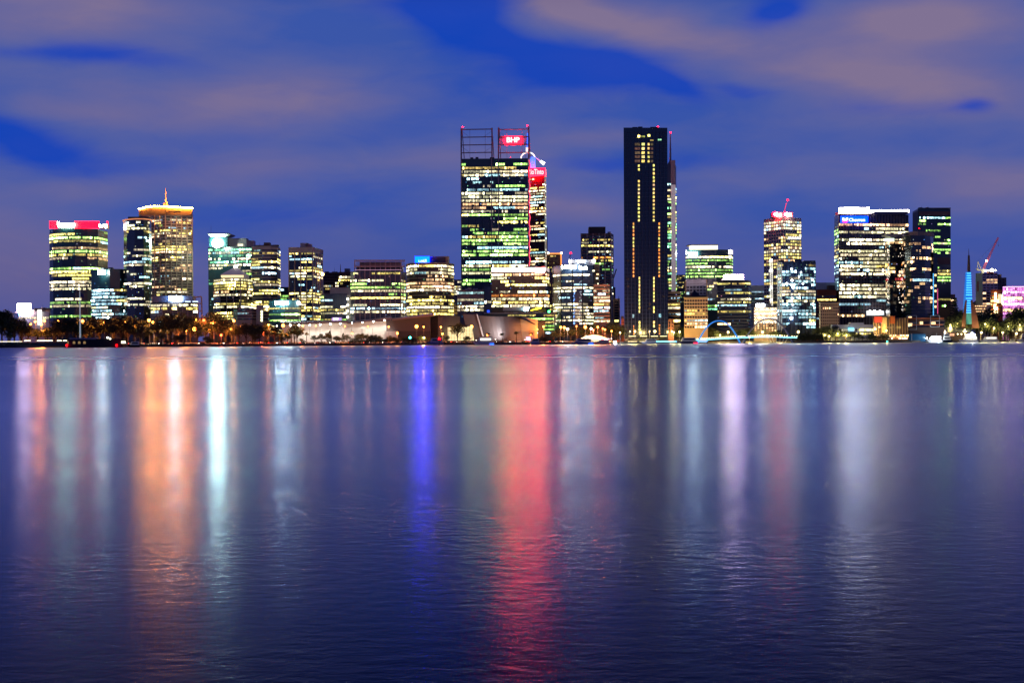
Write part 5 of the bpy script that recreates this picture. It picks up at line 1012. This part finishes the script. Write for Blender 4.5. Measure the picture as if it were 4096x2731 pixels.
def tree(x, yt, off, kind='leafy', w=1.0, desc=None, D=None):
    D = D or shore(x) + off; b_ = P(x, 1360, D); zt = P(x, yt, D).z; h = zt - GZ; nm, grp, cat = KN[kind]
    if h < .5: return
    desc = desc or {'leafy': 'tall dark leafy tree' if h > 15 else ('mid-sized leafy tree' if h > 9 else 'small round tree'), 'bush': 'dark rounded shrub', 'palm': 'slim lamp-lit palm', 'date_palm': 'dark bushy date palm', 'conifer': 'tiered pine', 'cypress': 'narrow dark cypress'}[kind]
    o = thing(nm, None, cat, (b_.x, D, GZ), grp, (desc, x)); p = PR[kind][tr.randrange(len(PR[kind]))]
    for nm2, d in (('trunk', p[0]), ('crown', p[1])):
        c = bpy.data.objects.new(nm2, d); S.collection.objects.link(c); c.parent = o
        c.scale = (h * w, h * w, h)
    o.rotation_euler = (0, 0, tr.uniform(0, 6.28))
for a in [(-20, 1222, 26), (8, 1222, 30), (32, 1240, 26), (58, 1258, 30), (84, 1266, 34), (112, 1300, 75), (150, 1305, 75), (190, 1302, 70), (214, 1296, 62), (238, 1264, 34), (268, 1256, 30), (300, 1268, 34), (322, 1290, 30), (345, 1276, 70), (368, 1262, 32), (398, 1258, 66), (428, 1264, 30), (455, 1268, 64), (482, 1254, 30), (512, 1256, 68), (535, 1254, 28), (560, 1272, 68), (598, 1300, 80),
          (632, 1262, 32), (655, 1250, 66), (682, 1236, 30), (710, 1238, 60), (736, 1246, 32), (762, 1252, 64), (788, 1292, 80), (822, 1252, 62), (850, 1240, 66), (876, 1240, 34), (902, 1262, 60), (928, 1288, 76), (955, 1292, 30), (985, 1283, 26), (1012, 1286, 30), (1038, 1290, 26), (1070, 1284, 62), (1098, 1296, 30), (1126, 1312, 58), (1150, 1330, 26), (1178, 1296, 32), (1188, 1290, 62)]: tree(*a, w=tr.uniform(.9, 1.2))
for a in [(706, 1336, 14), (728, 1330, 12), (826, 1340, 18), (838, 1350, 10), (1065, 1355, 12), (1020, 1332, 14), (1128, 1342, 12), (1216, 1360, 8), (1590, 1350, 10), (620, 1342, 66), (666, 1352, 8)]: tree(*a, kind='bush' if a[1] > 1345 else 'leafy', w=1.3)
for x, y in ((88, 1312), (183, 1308), (222, 1308), (368, 1303), (445, 1305), (565, 1306), (616, 1308), (671, 1313), (830, 1308), (942, 1312), (1118, 1322), (1166, 1316)): tree(x, y, 58, 'palm', 1.9, 'lamp-lit orange palm')
for x, y in ((560, 1314), (645, 1314), (40, 1302)): tree(x, y, 20, 'date_palm', 1.1)
for x, y in ((1205, 1350), (1257, 1337), (1285, 1332), (1308, 1328), (1346, 1339), (1358, 1344), (1388, 1334), (1430, 1330), (1448, 1328), (1468, 1332), (1485, 1334), (1503, 1336), (1516, 1338), (1559, 1338), (1576, 1345), (1612, 1345), (1632, 1340), (1680, 1338), (1700, 1346), (1715, 1345), (1789, 1338), (1866, 1340), (1873, 1342), (2145, 1347), (2152, 1350)): tree(x, y, tr.choice((32, 58, 60)), 'leafy', 1.1)
for x, y in ((1319, 1323), (1373, 1331)): tree(x, y, 58, 'cypress', 1.3, 'slim upright young tree')
tree(1830, 1281, 36, 'leafy', .95, 'big airy gum tree with gaps'); tree(1227, 1324, 58, 'palm', 1.6)
for x, y in ((1952, 1325), (2008, 1327), (2066, 1320), (2125, 1325), (2178, 1323), (2234, 1323)): tree(x, y, 34, 'palm', 1.75, 'small fan palm on the foreshore')
for x, y, o in ((2214, 1318, 60), (2232, 1305, 80), (2256, 1296, 84), (2282, 1300, 76), (2310, 1298, 84), (2338, 1302, 80), (2364, 1296, 84), (2390, 1290, 76), (2415, 1296, 84), (2440, 1284, 80), (2466, 1288, 76), (2484, 1300, 70)): tree(x, y, o, 'leafy', 1.25, 'green lamp-tinted tree')
for x, y in ((1420, 1350), (1440, 1352), (1462, 1352), (1480, 1350), (1500, 1352), (1520, 1354), (1540, 1352), (1556, 1355), (1630, 1350), (1648, 1345), (1794, 1360), (1855, 1358), (1986, 1358), (2172, 1344), (2182, 1355), (2210, 1356), (2095, 1362), (1400, 1358)): tree(x, y, 9, 'bush', 1.6)
for x, y, o in ((2728, 1304, 30), (2752, 1298, 34), (2772, 1291, 28), (2790, 1294, 36), (2722, 1318, 26), (2706, 1322, 24), (2845, 1304, 22), (2862, 1316, 18), (2888, 1330, 20), (2905, 1334, 16), (2930, 1330, 18), (2950, 1316, 20), (2975, 1312, 20), (2998, 1304, 24), (3018, 1310, 20), (3042, 1298, 24), (3058, 1290, 28), (3072, 1296, 24), (3092, 1318, 20), (2820, 1338, 14), (2800, 1342, 12), (3120, 1325, 18), (3145, 1328, 20), (2610, 1344, 14), (2640, 1348, 14), (2655, 1338, 16), (2560, 1350, 14), (2520, 1352, 12)): tree(x, y, o, 'leafy', 1.3, 'green promenade tree')
for x, y in ((3170, 1335), (3190, 1332), (3212, 1328), (3235, 1330), (3258, 1328), (3280, 1330), (3296, 1340)): tree(x, y, 4, 'bush', 1.9, 'near-black island bush')
for x, y, o in ((3275, 1304, 24), (3293, 1300, 20), (3308, 1308, 16), (3342, 1298, 26), (3352, 1318, 12), (3382, 1318, 10), (3402, 1324, 10), (3418, 1322, 12), (3436, 1334, 8), (3450, 1342, 8), (3345, 1330, 10), (3452, 1288, 42), (3323, 1292, 40)): tree(x, y, o, 'leafy', 1.3, 'dark quay tree')
for x in (3480, 3494, 3508, 3522, 3536, 3550): tree(x, 1333, 3, 'bush', 1.1, 'clipped round quay tree')
tree(3819, 1184, 60, 'conifer', 1.0, 'tall tiered pine right of the dark square tower')
for x, y, o in ((3800, 1262, 44), (3786, 1276, 40), (3838, 1226, 60), (3852, 1230, 66), (3826, 1262, 40), (3812, 1280, 36), (3848, 1270, 30), (3906, 1256, 60), (3925, 1268, 40), (3944, 1270, 44), (3956, 1216, 70), (3968, 1262, 36), (3985, 1276, 30), (4000, 1280, 34), (4040, 1262, 30), (4062, 1228, 40), (4088, 1216, 44), (4108, 1214, 50), (4046, 1244, 52), (4075, 1280, 26), (4030, 1290, 30)): tree(x, y, o, 'leafy', 1.15, 'hillside tree')
for x, y in ((3970, 1284), (3996, 1282)): tree(x, y, 24, 'palm', 1.4, 'tall palm by the ferry jetty')
tree(4020, 1282, 22, 'cypress', 1.3, 'narrow dark cypress near the right jetty')
# low shoreline scrub: nobody could count it
mb = MB(); r = random.Random(44)
for i in range(5200):
    x = r.uniform(-300, 4400); D = shore(x) + r.uniform(2.5, 7)
    if 2480 < x < 2700 or 2740 < x < 3165 or 3560 < x < 4400: continue
    hh = 1.2 + 1.3 * abs(math.sin(x * .021) * math.sin(x * .0071 + 1)) + (1.2 if 1400 < x < 1560 else 0)
    lcard(mb, P(x, 1360, D).xy.to_3d() + Vector((0, 0, GZ - .6 + r.random() * hh)), r.uniform(.25, .6), r)
o = mb.build('shrubbery', LEAF); o['kind'] = 'stuff'
# retaining kerb/ quay walls at the inlet
for xa, xb in ((2480, 2742), (3170, 4400)):
    mb = MB(); n = 12
    for k in range(n):
        x0, x1 = xa + (xb - xa) * k / n, xa + (xb - xa) * (k + 1) / n; a, b_ = P(x0, 1365, shore(x0) - 1.5), P(x1, 1365, shore(x1) - 1.5); mb.prism([(a.x, a.y), (b_.x, b_.y), (b_.x, b_.y + 8), (a.x, a.y + 8)], -.6, GZ + .25)
    w_ = mb.build('quay_wall', mat('quay_stone', (.12, .11, .1), .9, var=.3, vs=.4)); w_['category'] = 'quay wall'; w_['label'] = 'dark stone quay wall in front of the tallest black tower' if xa < 3000 else 'long dark stone quay wall by the ferry jetties'
T = thing('light_wall', 'low stone wall washed by a line of warm lights under the black tower', 'wall', tuple(P(2580, 1366, 1306)))
mb = MB(); pxbox(mb, 2500, 2672, 1354, 1364, 1306, 1); mb.build('wall', M_DGR, T); mb = MB()
for x in (2515, 2560, 2604, 2640): pxbox(mb, x, x + 28, 1343.5, 1345.5, 1304, .4)
mb.build('light_strip', lamp_mat('strip_gold', (1, .8, .4), 3), T); mb = MB()
for x in (2512, 2558): pxbox(mb, x, x + 36, 1365, 1367, 1300, .4)
mb.build('light_strip', lamp_mat('strip_gold', (1, .8, .4), 3), T)

# ------------------------------------------------------------------ street lamps
def lampkind(name, col, s, energy):
    mb = MB(); mb.bar((0, 0, 0), (0, 0, 1), .011, 6, r2=.007); o = mb.build('pole', M_STL); pm = o.data; bpy.data.objects.remove(o)
    mb = MB(); mb.bar((0, 0, 0), (0, -.9, .25), .06, 5); mb.box(-.35, .35, -1.7, -.8, .15, .4); o = mb.build('lamp_head', M_STL); hm = o.data; bpy.data.objects.remove(o)
    mb = MB(); mb.ball((0, -1.2, 0), .8, 0, 9, 6); o = mb.build('bulb', lamp_mat('bulb_' + name, col, s)); bm_ = o.data; bpy.data.objects.remove(o)
    L = bpy.data.lights.new('glow', 'POINT'); L.energy = energy; L.color = col; L.shadow_soft_size = 1.2; return pm, hm, bm_, L
LK = {'o': lampkind('orange', (1, .27, .035), 18, 17000), 'w': lampkind('white', (1, .9, .68), 10, 14000), 'y': lampkind('yellow', (1, .74, .25), 8, 12000), 'r': lampkind('red', (1, .12, .03), 8, 14000)}
LK['q'] = lampkind('amber', (1, .27, .035), 18, 8000)
LN = {'q': 'orange', 'o': 'orange', 'w': 'white', 'y': 'yellow', 'r': 'red-orange'}
def lamp(x, y, off=None, k='o', D=None, sz=1.0):
    if k == 'o' and 1180 < x < 1960: k = 'q'
    D = D or shore(x) + (off or 36); b_ = P(x, 1360, D); z = P(x, y, D).z; h = z - GZ
    o = thing('street_lamp', None, 'street lamp', (b_.x, D, GZ), 'street lamps along the foreshore', ('%s %s street lamp' % ('tall' if h > 11 else 'short', LN[k]), x)); pm, hm, bm_, L = LK[k]
    c = bpy.data.objects.new('pole', pm); S.collection.objects.link(c); c.parent = o; c.scale = (11, 11, h)
    c = bpy.data.objects.new('lamp_head', hm); S.collection.objects.link(c); c.parent = o; c.location = (0, 0, h + .3)
    c = bpy.data.objects.new('bulb', bm_); S.collection.objects.link(c); c.parent = o; c.location = (0, 0, h); c.scale = (sz, sz, sz)
    c = bpy.data.objects.new('glow', L); S.collection.objects.link(c); c.parent = o; c.location = (0, -2.2, h - .5)
for x, y, off, s_ in [(60, 1280, 38, 1), (125, 1297, 60, 1), (143, 1286, 90, 1), (163, 1289, 86, .8), (168, 1298, 60, 1), (180, 1283, 95, 1.2), (235, 1284, 70, .6), (333, 1284, 38, 1.3), (418, 1287, 60, .8), (500, 1287, 60, .9), (598, 1281, 60, 1.3), (614, 1289, 50, 1.1), (693, 1289, 44, 1.2), (785, 1278, 70, 1.1), (844, 1293, 50, .9), (856, 1290, 40, 1.5), (896, 1294, 50, 1.1), (937, 1283, 70, 1.2), (780, 1316, 37, 1.7), (1075, 1299, 55, .9), (1134, 1302, 45, 1.5),
                     (1212, 1303, 50, .8), (1264, 1303, 50, .6), (1380, 1305, 50, .5), (1409, 1333, 45, .9), (1472, 1306, 50, .5), (1555, 1307, 50, .7), (1590, 1333, 45, 1.1), (1667, 1305.6, 36, 1.6), (1695, 1307, 56, .8), (1764, 1308, 50, .9), (1770, 1335, 40, 1), (1887, 1306, 36, 1.4), (1949, 1338, 36, 1), (2124, 1336, 36, 1), (2174, 1306, 50, 1), (2243, 1309, 46, 1.2), (2257, 1310, 38, 1.2), (2341, 1308, 38, 1.5), (2391, 1308, 50, 1), (2306, 1305, 60, .6), (20, 1300, 60, .7), (85, 1310, 60, .7), (268, 1300, 66, .6), (300, 1310, 62, .7), (382, 1308, 62, .7), (450, 1318, 60, .6), (540, 1300, 66, .6), (640, 1316, 58, .8), (712, 1306, 60, .7), (745, 1322, 58, .8), (836, 1318, 58, .8), (925, 1316, 58, .8), (965, 1308, 62, .7), (1010, 1318, 58, .7), (1100, 1326, 56, .8), (1150, 1338, 56, .7), (2420, 1318, 44, .8), (2446, 1324, 40, .8)]: lamp(x, y, off, 'o', sz=s_)
for x, y, off, s_ in [(2270, 1316, 42, 1.3), (2364, 1314, 40, 1.1), (1162, 1300, 60, 1.0), (1108, 1304, 60, .7), (640, 1298, 50, .7)]: lamp(x, y, off, 'w', sz=s_)
for x, y, off, s_ in [(2520, 1325, 20, .5), (2539.5, 1325, 16, 1.0), (2619, 1325, 16, 1.3), (2598, 1326, 24, .5), (2687, 1325, 14, .8), (2695, 1329, 16, .8), (2718, 1327, 10, 1.0), (2912, 1328, 12, 1.2), (3049, 1328, 14, 1.2), (3192, 1327, 20, 1.3), (3069, 1341, 10, .9), (2998, 1346, 8, .8), (3500, 1316, 20, 1.1), (3924, 1330, 6, 1.2), (4009, 1330, 6, 1), (4064, 1334, 2, 1.2), (1696, 1350, 30, 1.0), (3316, 1344, 6, .9), (3298, 1340, 6, .8), (2480, 1330, 26, .8), (2745, 1332, 30, .7), (2880, 1340, 12, .8), (3120, 1342, 12, .8), (3800, 1300, 30, .8), (3829, 1296, 34, .8), (3858, 1318, 20, .7), (3940, 1296, 30, .8), (3975, 1312, 20, .9), (4030, 1306, 24, .8), (4078, 1300, 26, .9), (3350, 1334, 10, .7), (3385, 1340, 8, .7), (3545, 1322, 10, .8)]: lamp(x, y, off, 'y', sz=s_)
for x, y, off, s_ in [(817, 1281, 60, 1.3), (886, 1340, 37, 1.1), (1055, 1335, 37, 1.2), (2374, 1320, 50, .8), (2411, 1314, 56, 1.1), (2373, 1322, 40, .7)]: lamp(x, y, off, 'r', sz=s_)
mb = MB(); r = random.Random(2)
for i in range(80):
    x0, x1 = -700 + 3150 * i / 80, -700 + 3150 * (i + 1) / 80; a, b_ = P(x0, 1360, shore(x0) + 55.5), P(x1, 1360, shore(x1) + 55.5); mb.prism([(a.x, a.y), (b_.x, b_.y), (b_.x, b_.y + .4), (a.x, a.y + .4)], GZ, GZ + 1.1)
o = mb.build('road_barrier', mat('barrier_concrete', (.5, .47, .42), .85, var=.2, vs=.3)); o['category'] = 'barrier'; o['label'] = 'long low concrete barrier behind the lamp-lit foreshore road'  # stands for the roadside fence; solid wall added to catch orange light
# ------------------------------------------------------------------ cars at rest on the foreshore road
def car_proto(col):
    body = MB(); body.hull([[(-2.2, -.85, .35), (-2.2, .85, .35), (-2.15, .8, .95), (-2.15, -.8, .95)], [(-1.2, -.9, .3), (-1.2, .9, .3), (-1.2, .86, 1.02), (-1.2, -.86, 1.02)], [(1.1, -.9, .3), (1.1, .9, .3), (1.1, .86, .98), (1.1, -.86, .98)], [(2.2, -.82, .35), (2.2, .82, .35), (2.15, .76, .75), (2.15, -.76, .75)]])
    body.hull([[(-1.75, -.78, .98), (-1.75, .78, .98), (-1.3, .66, 1.44), (-1.3, -.66, 1.44)], [(.9, -.78, .98), (.9, .78, .98), (.3, .66, 1.46), (.3, -.66, 1.46)]])
    gl = MB(); gl.poly([Vector((-1.5, -.785, 1.02)), Vector((.75, -.785, 1.02)), Vector((.22, -.69, 1.4)), Vector((-1.2, -.69, 1.4))])
    def me(m_, nm, mt, sm=False): o = m_.build(nm, mt, smooth=sm); d = o.data; bpy.data.objects.remove(o); return d
    wh = MB(); wh.bar((0, -.12, 0), (0, .12, 0), .33, 12); hl = MB(); hl.ball((0, 0, 0), .16, 0, 6, 4)
    return me(body, 'body', mat('car_paint_%s' % col[0], col[1], .3, .2)), me(gl, 'side_window', M_BLK), me(wh, 'wheel', mat('rubber', (.02, .02, .02), .8)), me(hl, 'headlight', lamp_mat('headlight', (1, .95, .85), 22)), me(hl, 'tail_light', lamp_mat('tail_light', (1, .001, .001), 22))
CP = [car_proto(c) for c in (('white', (.7, .7, .7)), ('silver', (.35, .35, .36)), ('blue', (.05, .1, .3)), ('black', (.02, .02, .025)), ('red', (.4, .03, .03)))]
CN = ('white', 'silver', 'blue', 'black', 'red'); r = random.Random(6)
for i, x in enumerate([-10, 60, 118, 180, 225, 500, 540, 590, 648, 700, 805, 850, 905, 960, 1005, 1046, 1085, 1120, 1160, 1210, 1270, 1330, 1405, 1465, 1540, 1615, 1660, 1720, 1760, 1815, 1875, 1945, 1995, 2050, 2105, 2160, 2210, 2260, 2320, 2380, 2430, 2470]):
    ci = r.randrange(5); d = r.choice((43.5, 50.5)); D = shore(x) + d; b_ = P(x, 1360, D); o = thing('parked_car', None, 'car', (b_.x, D, GZ + .01), 'cars on the foreshore road', ('small %s car on the foreshore road' % CN[ci], x))
    slope = math.atan2(shore(x + 10) - shore(x - 10), P(x + 10, 1360, D).x - P(x - 10, 1360, D).x); o.rotation_euler = (0, 0, slope + (math.pi if d > 45 else 0)); sd = 1 if d < 45 else -1
    for nm, d_, loc in [('body', 0, (0, 0, 0)), ('side_window', 1, (0, 0, 0))] + [('wheel', 2, (xx, yy, .33)) for xx in (-1.35, 1.35) for yy in (-.8, .8)] + [('headlight', 3, (2.2, yy, .62)) for yy in (-.6, .6)] + [('tail_light', 4, (-2.2, yy, .75)) for yy in (-.6, .6)]:
        c = bpy.data.objects.new(nm, CP[ci][d_]); S.collection.objects.link(c); c.parent = o; c.location = loc
        if nm == 'side_window' and sd < 0: c.rotation_euler = (0, 0, math.pi); c.scale = (-1, 1, 1)
# ------------------------------------------------------------------ boats
def yacht(x0, x1, yt, D, label, hull_m=None, cab=.45, glow=None, cabin_light=False, stern=1, decks=1, cat='boat'):
    a, b_ = P(x0, 1375, D), P(x1, 1375, D); L = b_.x - a.x; zt = P(x0, yt, D).z; fb = min(zt * .42, 2.2); bw = max(L * .13, .8)
    T = thing('motor_yacht' if cat == 'boat' else 'ferry', label, cat, ((a.x + b_.x) / 2, D, 0)); mb = MB(); s0, s1 = (a.x, b_.x) if stern > 0 else (b_.x, a.x); q = lambda t_: s0 + (s1 - s0) * t_     # bow at s0
    secs = []
    for t_, w, zb_, zs in ((0, .03, fb * .75, fb * 1.18), (.12, .45, .15, fb * 1.12), (.35, .9, -.3, fb * 1.03), (.7, 1, -.3, fb * .95), (1, .9, -.3, fb * .9)):
        secs.append([(q(t_), D - bw * w, zs), (q(t_), D - bw * w * .7, zb_), (q(t_), D + bw * w * .7, zb_), (q(t_), D + bw * w, zs)])
    mb.hull(secs); mb.build('hull', hull_m or M_WHT, T)
    mb = MB(); zc = fb
    for dk in range(decks):
        zh = fb + (zt - fb) * (dk + 1) / decks; t0 = .28 + .07 * dk; t1 = .92 - .06 * dk
        mb.hull([[(q(t0 - .08), D - bw * .7, zc), (q(t0 - .08), D + bw * .7, zc), (q(t0 + .02), D + bw * .6, zh * .96 + zc * .04), (q(t0 + .02), D - bw * .6, zh * .96 + zc * .04)], [(q(t1), D - bw * .75, zc), (q(t1), D + bw * .75, zc), (q(t1), D + bw * .68, zh), (q(t1), D - bw * .68, zh)]]); zc = zh
    cb = mb.build('cabin', M_WHT, T); mb = MB(); hh = (zt - fb) / decks
    for dk in range(decks): mb.box(min(q(.34 + .07 * dk), q(.86)), max(q(.34 + .07 * dk), q(.86)), D - bw * .78 - .1, D - bw * .7, fb + hh * (dk + .35), fb + hh * (dk + .75))
    mb.build('window_strip', lamp_mat('cabin_glow', (1, .92, .75), 1.6) if cabin_light else M_BLK, cb)
    mb = MB(); mb.bar((q(.62), D, zt - .2), (q(.66), D, zt + hh * .7), .09, 4); mb.build('mast', M_WHT, T)
    mb = MB()
    mb.bar((q(.02), D - bw * .1, fb * 1.2 + .5), (q(.4), D - bw * .85, fb * 1.05 + .5), .04, 3); mb.build('guard_rail', M_MET, T)
    if glow: mb = MB(); mb.box(min(q(.8), q(1)), max(q(.8), q(1)), D - bw - .05, D - bw * .9, .1, fb * .5); mb.build('hull_light', lamp_mat('hull_glow_%s' % glow[0], glow[1], glow[2]), T)
    return T
BL = ('blue', (.02, .12, 1), 3.5); M_BHULL = mat('hull_blue_grey', (.25, .28, .42), .4)
yacht(1706, 1775, 1352, 1196, 'blurred grey cruiser moored beside the red beacon', M_BHULL); yacht(1893, 1976, 1348, 1188, 'white motor yacht with blue stern glow before the curved hall', M_WHT, glow=BL, cabin_light=True); yacht(2118, 2159, 1354, 1212, 'smallest grey cruiser, left of the green-lit trees', M_BHULL)
yacht(2281, 2372, 1354, 1225, 'long dark blue cruiser in front of the glowing tent', mat('hull_navy', (.06, .1, .3), .4), glow=BL); yacht(2378, 2440, 1360, 1236, 'cruiser bathed in red light beside the brilliant quay light', mat('hull_red_lit', (.45, .15, .2), .5)); yacht(2566, 2630, 1356, 1262, 'pale cruiser with flybridge before the tallest black tower', M_BHULL)  # red light falling on the second cruiser painted as its rose hull colour
yacht(2706, 2790, 1350, 1288, 'dark tour boat at the left end of the footbridge', mat('hull_night', (.04, .05, .12), .5), glow=('red', (1, .03, .1), 2.5))
yacht(3770, 3812, 1335, 1378, 'white cruiser with dark hull by the ferry terminal gable', M_BLK, decks=2, stern=-1); yacht(3836, 3912, 1336, 1372, 'brightly lit double-deck ferry under the blue spire', M_WHT, cabin_light=True, decks=2, cat='ferry'); yacht(3918, 3994, 1346, 1378, 'lit open-sided ferry with red and white canopy', M_WHT, cabin_light=True, cat='ferry'); yacht(4068, 4130, 1333, 1372, 'white cruiser cut by the right edge of the view', M_WHT, decks=2)
yacht(3708, 3768, 1343, 1380, 'white launch under two glaring lights by the glass shelter', M_WHT, cabin_light=True, decks=1); yacht(4036, 4060, 1356, 1378, 'tiny white launch beside the right jetty', M_WHT)
# cyan-lit tour pontoon, nav piles, quay floodlight
T = thing('floating_pontoon', 'low pontoon edged with cyan light left of the footbridge', 'pontoon', tuple(P(2665, 1372, 1284))); a, b_ = P(2622, 1370, 1282), P(2708, 1370, 1282)
mb = MB(); mb.box(a.x, b_.x, 1282, 1288, -.2, .7); mb.build('deck', M_GRY, T); mb = MB(); pxbox(mb, 2622, 2706, 1364, 1367, 1281.6, .3); mb.build('edge_light', lamp_mat('edge_cyan', (.2, .75, 1), 5), T); mb = MB(); pxbox(mb, 2780, 2828, 1365, 1368, 1300, .3); mb.build('edge_light', lamp_mat('edge_cobalt', (.1, .35, 1), 3.5), T)
for x, y, D, col, lab in ((1640, 1350, 1120, (.05, 1, .7), 'channel pile with green light off the curved hall'), (1757, 1355, 1150, (1, .001, .003), 'channel pile with red light beside the grey cruiser'), (2829, 1360, 1290, (.1, .4, 1), 'thin dark channel pile before the blue arch'), (3549, 1366, 1340, (.1, 1, .8), 'thin channel pile before the restaurant row')):
    T = thing('channel_marker', lab, 'beacon', tuple(P(x, 1384, D).xy.to_3d())); q = T.location; mb = MB(); mb.bar((q.x, q.y, -1), (q.x, q.y, P(x, y + 3, D).z), .35, 8); mb.bar((q.x, q.y, -1), (q.x, q.y, .8), .7, 8); mb.build('pile', M_DRK, T)
    mb = MB(); mb.ball(P(x, y, D), .7); mb.build('lamp', lamp_mat('marker_%d' % x, col, 26 if x < 2000 else 4), T)
for x, y, D, s_, e, c, lab, q in ((2460, 1370, 1252, 420, 14000, (.85, .95, 1), 'blinding white quay floodlight left of the tallest black tower', 1.6), (3753, 1352, 1376, 160, 1600, (.85, .95, 1), 'glaring white floodlight on the launch by the ferry terminal', 1.3), (3889, 1334, 1369, 360, 5000, (1, .9, .68), 'blinding warm floodlight above the double-deck ferry', 1.6), (3722, 1352, 1376, 60, 500, (.9, .95, 1), 'white floodlight on a post left of the launch', .9), (3707, 1352, 1376, 60, 500, (.9, .95, 1), 'white floodlight nearest the dark glass shelter', .9)):
    T = thing('floodlight', lab, 'floodlight', tuple(P(x, 1370, D).xy.to_3d())); p = P(x, y, D); mb = MB(); mb.ball(p, q * .55, 0, 10, 7); mb.build('lamp', lamp_mat('flood_%d' % x, c, s_), T); mb = MB(); mb.bar((p.x, p.y + .3, 0), (p.x, p.y + .3, p.z), .14, 6); mb.build('post', M_STL, T)
    L = bpy.data.lights.new('glow', 'POINT'); L.energy = e; L.color = c; L.shadow_soft_size = .4; lo = bpy.data.objects.new('glow', L); S.collection.objects.link(lo); lo.parent = T; lo.location = p + Vector((0, -1.6, .6)) - T.location
# dark houseboat, workboat, flagpole
T = thing('houseboat', 'long black houseboat with three lit arched windows at far left', 'boat', tuple(P(380, 1389, 985).xy.to_3d()))
mb = MB(); D = 985; a, b_ = P(268, 1389, D), P(492, 1389, D); mb.box(a.x, b_.x, D, D + 7, -.3, P(300, 1357.5, D).z); mb.build('hull', mat('hull_black', (.012, .012, .014), .7), T)
mb = MB(); pxbox(mb, 278, 384, 1350.5, 1357.5, D + .5, 6); mb.build('roof', M_PNK, T); mb = MB(); pxbox(mb, 384, 492, 1354, 1358, D + .5, 6); mb.build('roof', M_DRK, T)
for x in (272, 296, 317, 338): mb = MB(); p = P(x, 1375, D - .1); w = .8 if x > 280 else .4; mb.poly([p + Vector((-w, 0, 0)), p + Vector((w, 0, 0)), p + Vector((w, 0, 1.1)), p + Vector((w * .6, 0, 1.6)), p + Vector((-w * .6, 0, 1.6)), p + Vector((-w, 0, 1.1))]); mb.build('window', lamp_mat('cabin_amber', (1, .62, .25), .9 if x > 280 else .25, False), T)
mb = MB(); pxbox(mb, 485, 502, 1364, 1373, D - .3, .3); mb.build('lit_window', lamp_mat('cabin_cream', (1, .95, .6), 3), T)
for x in (267, 466): mb = MB(); mb.ball(P(x, 1381, D - .8), .5); mb.build('stern_light', lamp_mat('boat_red', (1, .001, .002), 26), T)
for x, y in ((430, 1350), (440, 1354)): mb = MB(); mb.ball(P(x, y, D), .55); mb.build('deck_light', lamp_mat('deck_cream', (1, .95, .75), 9), T)
yacht(512, 560, 1366, 990, 'small dark workboat right of the black houseboat', M_BLK)
T = thing('flagpole', 'very tall white flagpole with drooping flag left of the teal block', 'flagpole', tuple(P(320, 1366, 1030).xy.to_3d() + Vector((0, 0, GZ))))
mb = MB(); mb.bar(P(321, 1366, 1030), P(319, 1163, 1030), .62, 10, r2=.25); mb.build('pole', mat('pole_white_glow', (.75, .78, .78), .5, emis=(.7, .95, 1), es=.22), T); mb = MB()  # pale glow painted into the pole as emission
q = [P(321, 1166, 1030), P(328, 1172, 1030.4), P(336, 1180, 1029.6), P(338, 1192, 1030.2), P(330, 1190, 1029.8), P(321, 1184, 1030)]; mb.hull([q, [p + Vector((0, .06, 0)) for p in q]]); mb.build('flag', mat('flag_navy', (.03, .04, .15), .8), T)
# low promenade wall far left
T = thing('promenade_wall', 'low promenade wall with warm light strips at the far left shore', 'wall', tuple(P(120, 1376, 1026)))
mb = MB(); pxbox(mb, -120, 262, 1369, 1384, 1022, .6); mb.build('wall', M_DGR, T); mb = MB()
for xa, xb in ((-60, 88), (97, 122), (148, 210), (228, 246), (252, 270)): pxbox(mb, xa, xb, 1360.5 if xa > 90 else 1365, 1364 if xa > 90 else 1367, 1021.6, .3)
mb.build('light_strip', lamp_mat('strip_cream', (1, .9, .6), 3.2), T)
# ------------------------------------------------------------------ labels that single things out
LANDM = [(200, 'the white billboard'), (440, 'the pink-crowned tower'), (620, 'the dark copper-lit tower'), (800, 'the orange-rimmed tower'), (925, 'the clock tower'), (1030, 'the pyramid roof'), (1152, 'the striped curved tower'), (1290, 'the tan pier tower'), (1400, 'the navy glass block'), (1622, 'the roof-framed block'), (1820, 'the blue-signed tan block'), (1960, 'the low braced block'), (2200, 'the white-banded block'), (2400, 'the white-lettered tower'), (2492, 'the brown ribbed tower'), (2698, 'the tallest black tower'), (2840, 'the cream arcaded block'), (3008, 'the pink-white roof sign'), (3109, 'the glittering block'), (3268, 'the half-built tower'), (3360, 'the sandstone block'), (3542, 'the blue-signed tower'), (3655, 'the rounded tower'), (3860, 'the dark square tower'), (3960, 'the blue spire'), (9999, 'the pink-lit building')]
ORD = ['leftmost', 'second', 'third', 'fourth', 'fifth', 'sixth', 'seventh', 'eighth', 'ninth', 'tenth', 'eleventh', 'twelfth', 'thirteenth', 'fourteenth', 'fifteenth', 'sixteenth', 'seventeenth', 'eighteenth']
from collections import defaultdict
G_ = defaultdict(list)
for o, base, x in REG: G_[(base, next(n for lim, n in LANDM if x < lim))].append((x, o))
for (base, lm), L in G_.items():
    L.sort(key=lambda t_: t_[0]); n = len(L)
    for i, (x, o) in enumerate(L):
        if lm in base: o['label'] = base
        elif n == 1: o['label'] = '%s below %s' % (base, lm)
        elif i == 0: o['label'] = '%s below %s, leftmost of these' % (base, lm)
        elif i == n - 1: o['label'] = '%s below %s, rightmost of these' % (base, lm)
        else: o['label'] = '%s below %s, %s from left' % (base, lm, ORD[i])
for o in bpy.data.objects:
    if 'at' in o: del o['at']
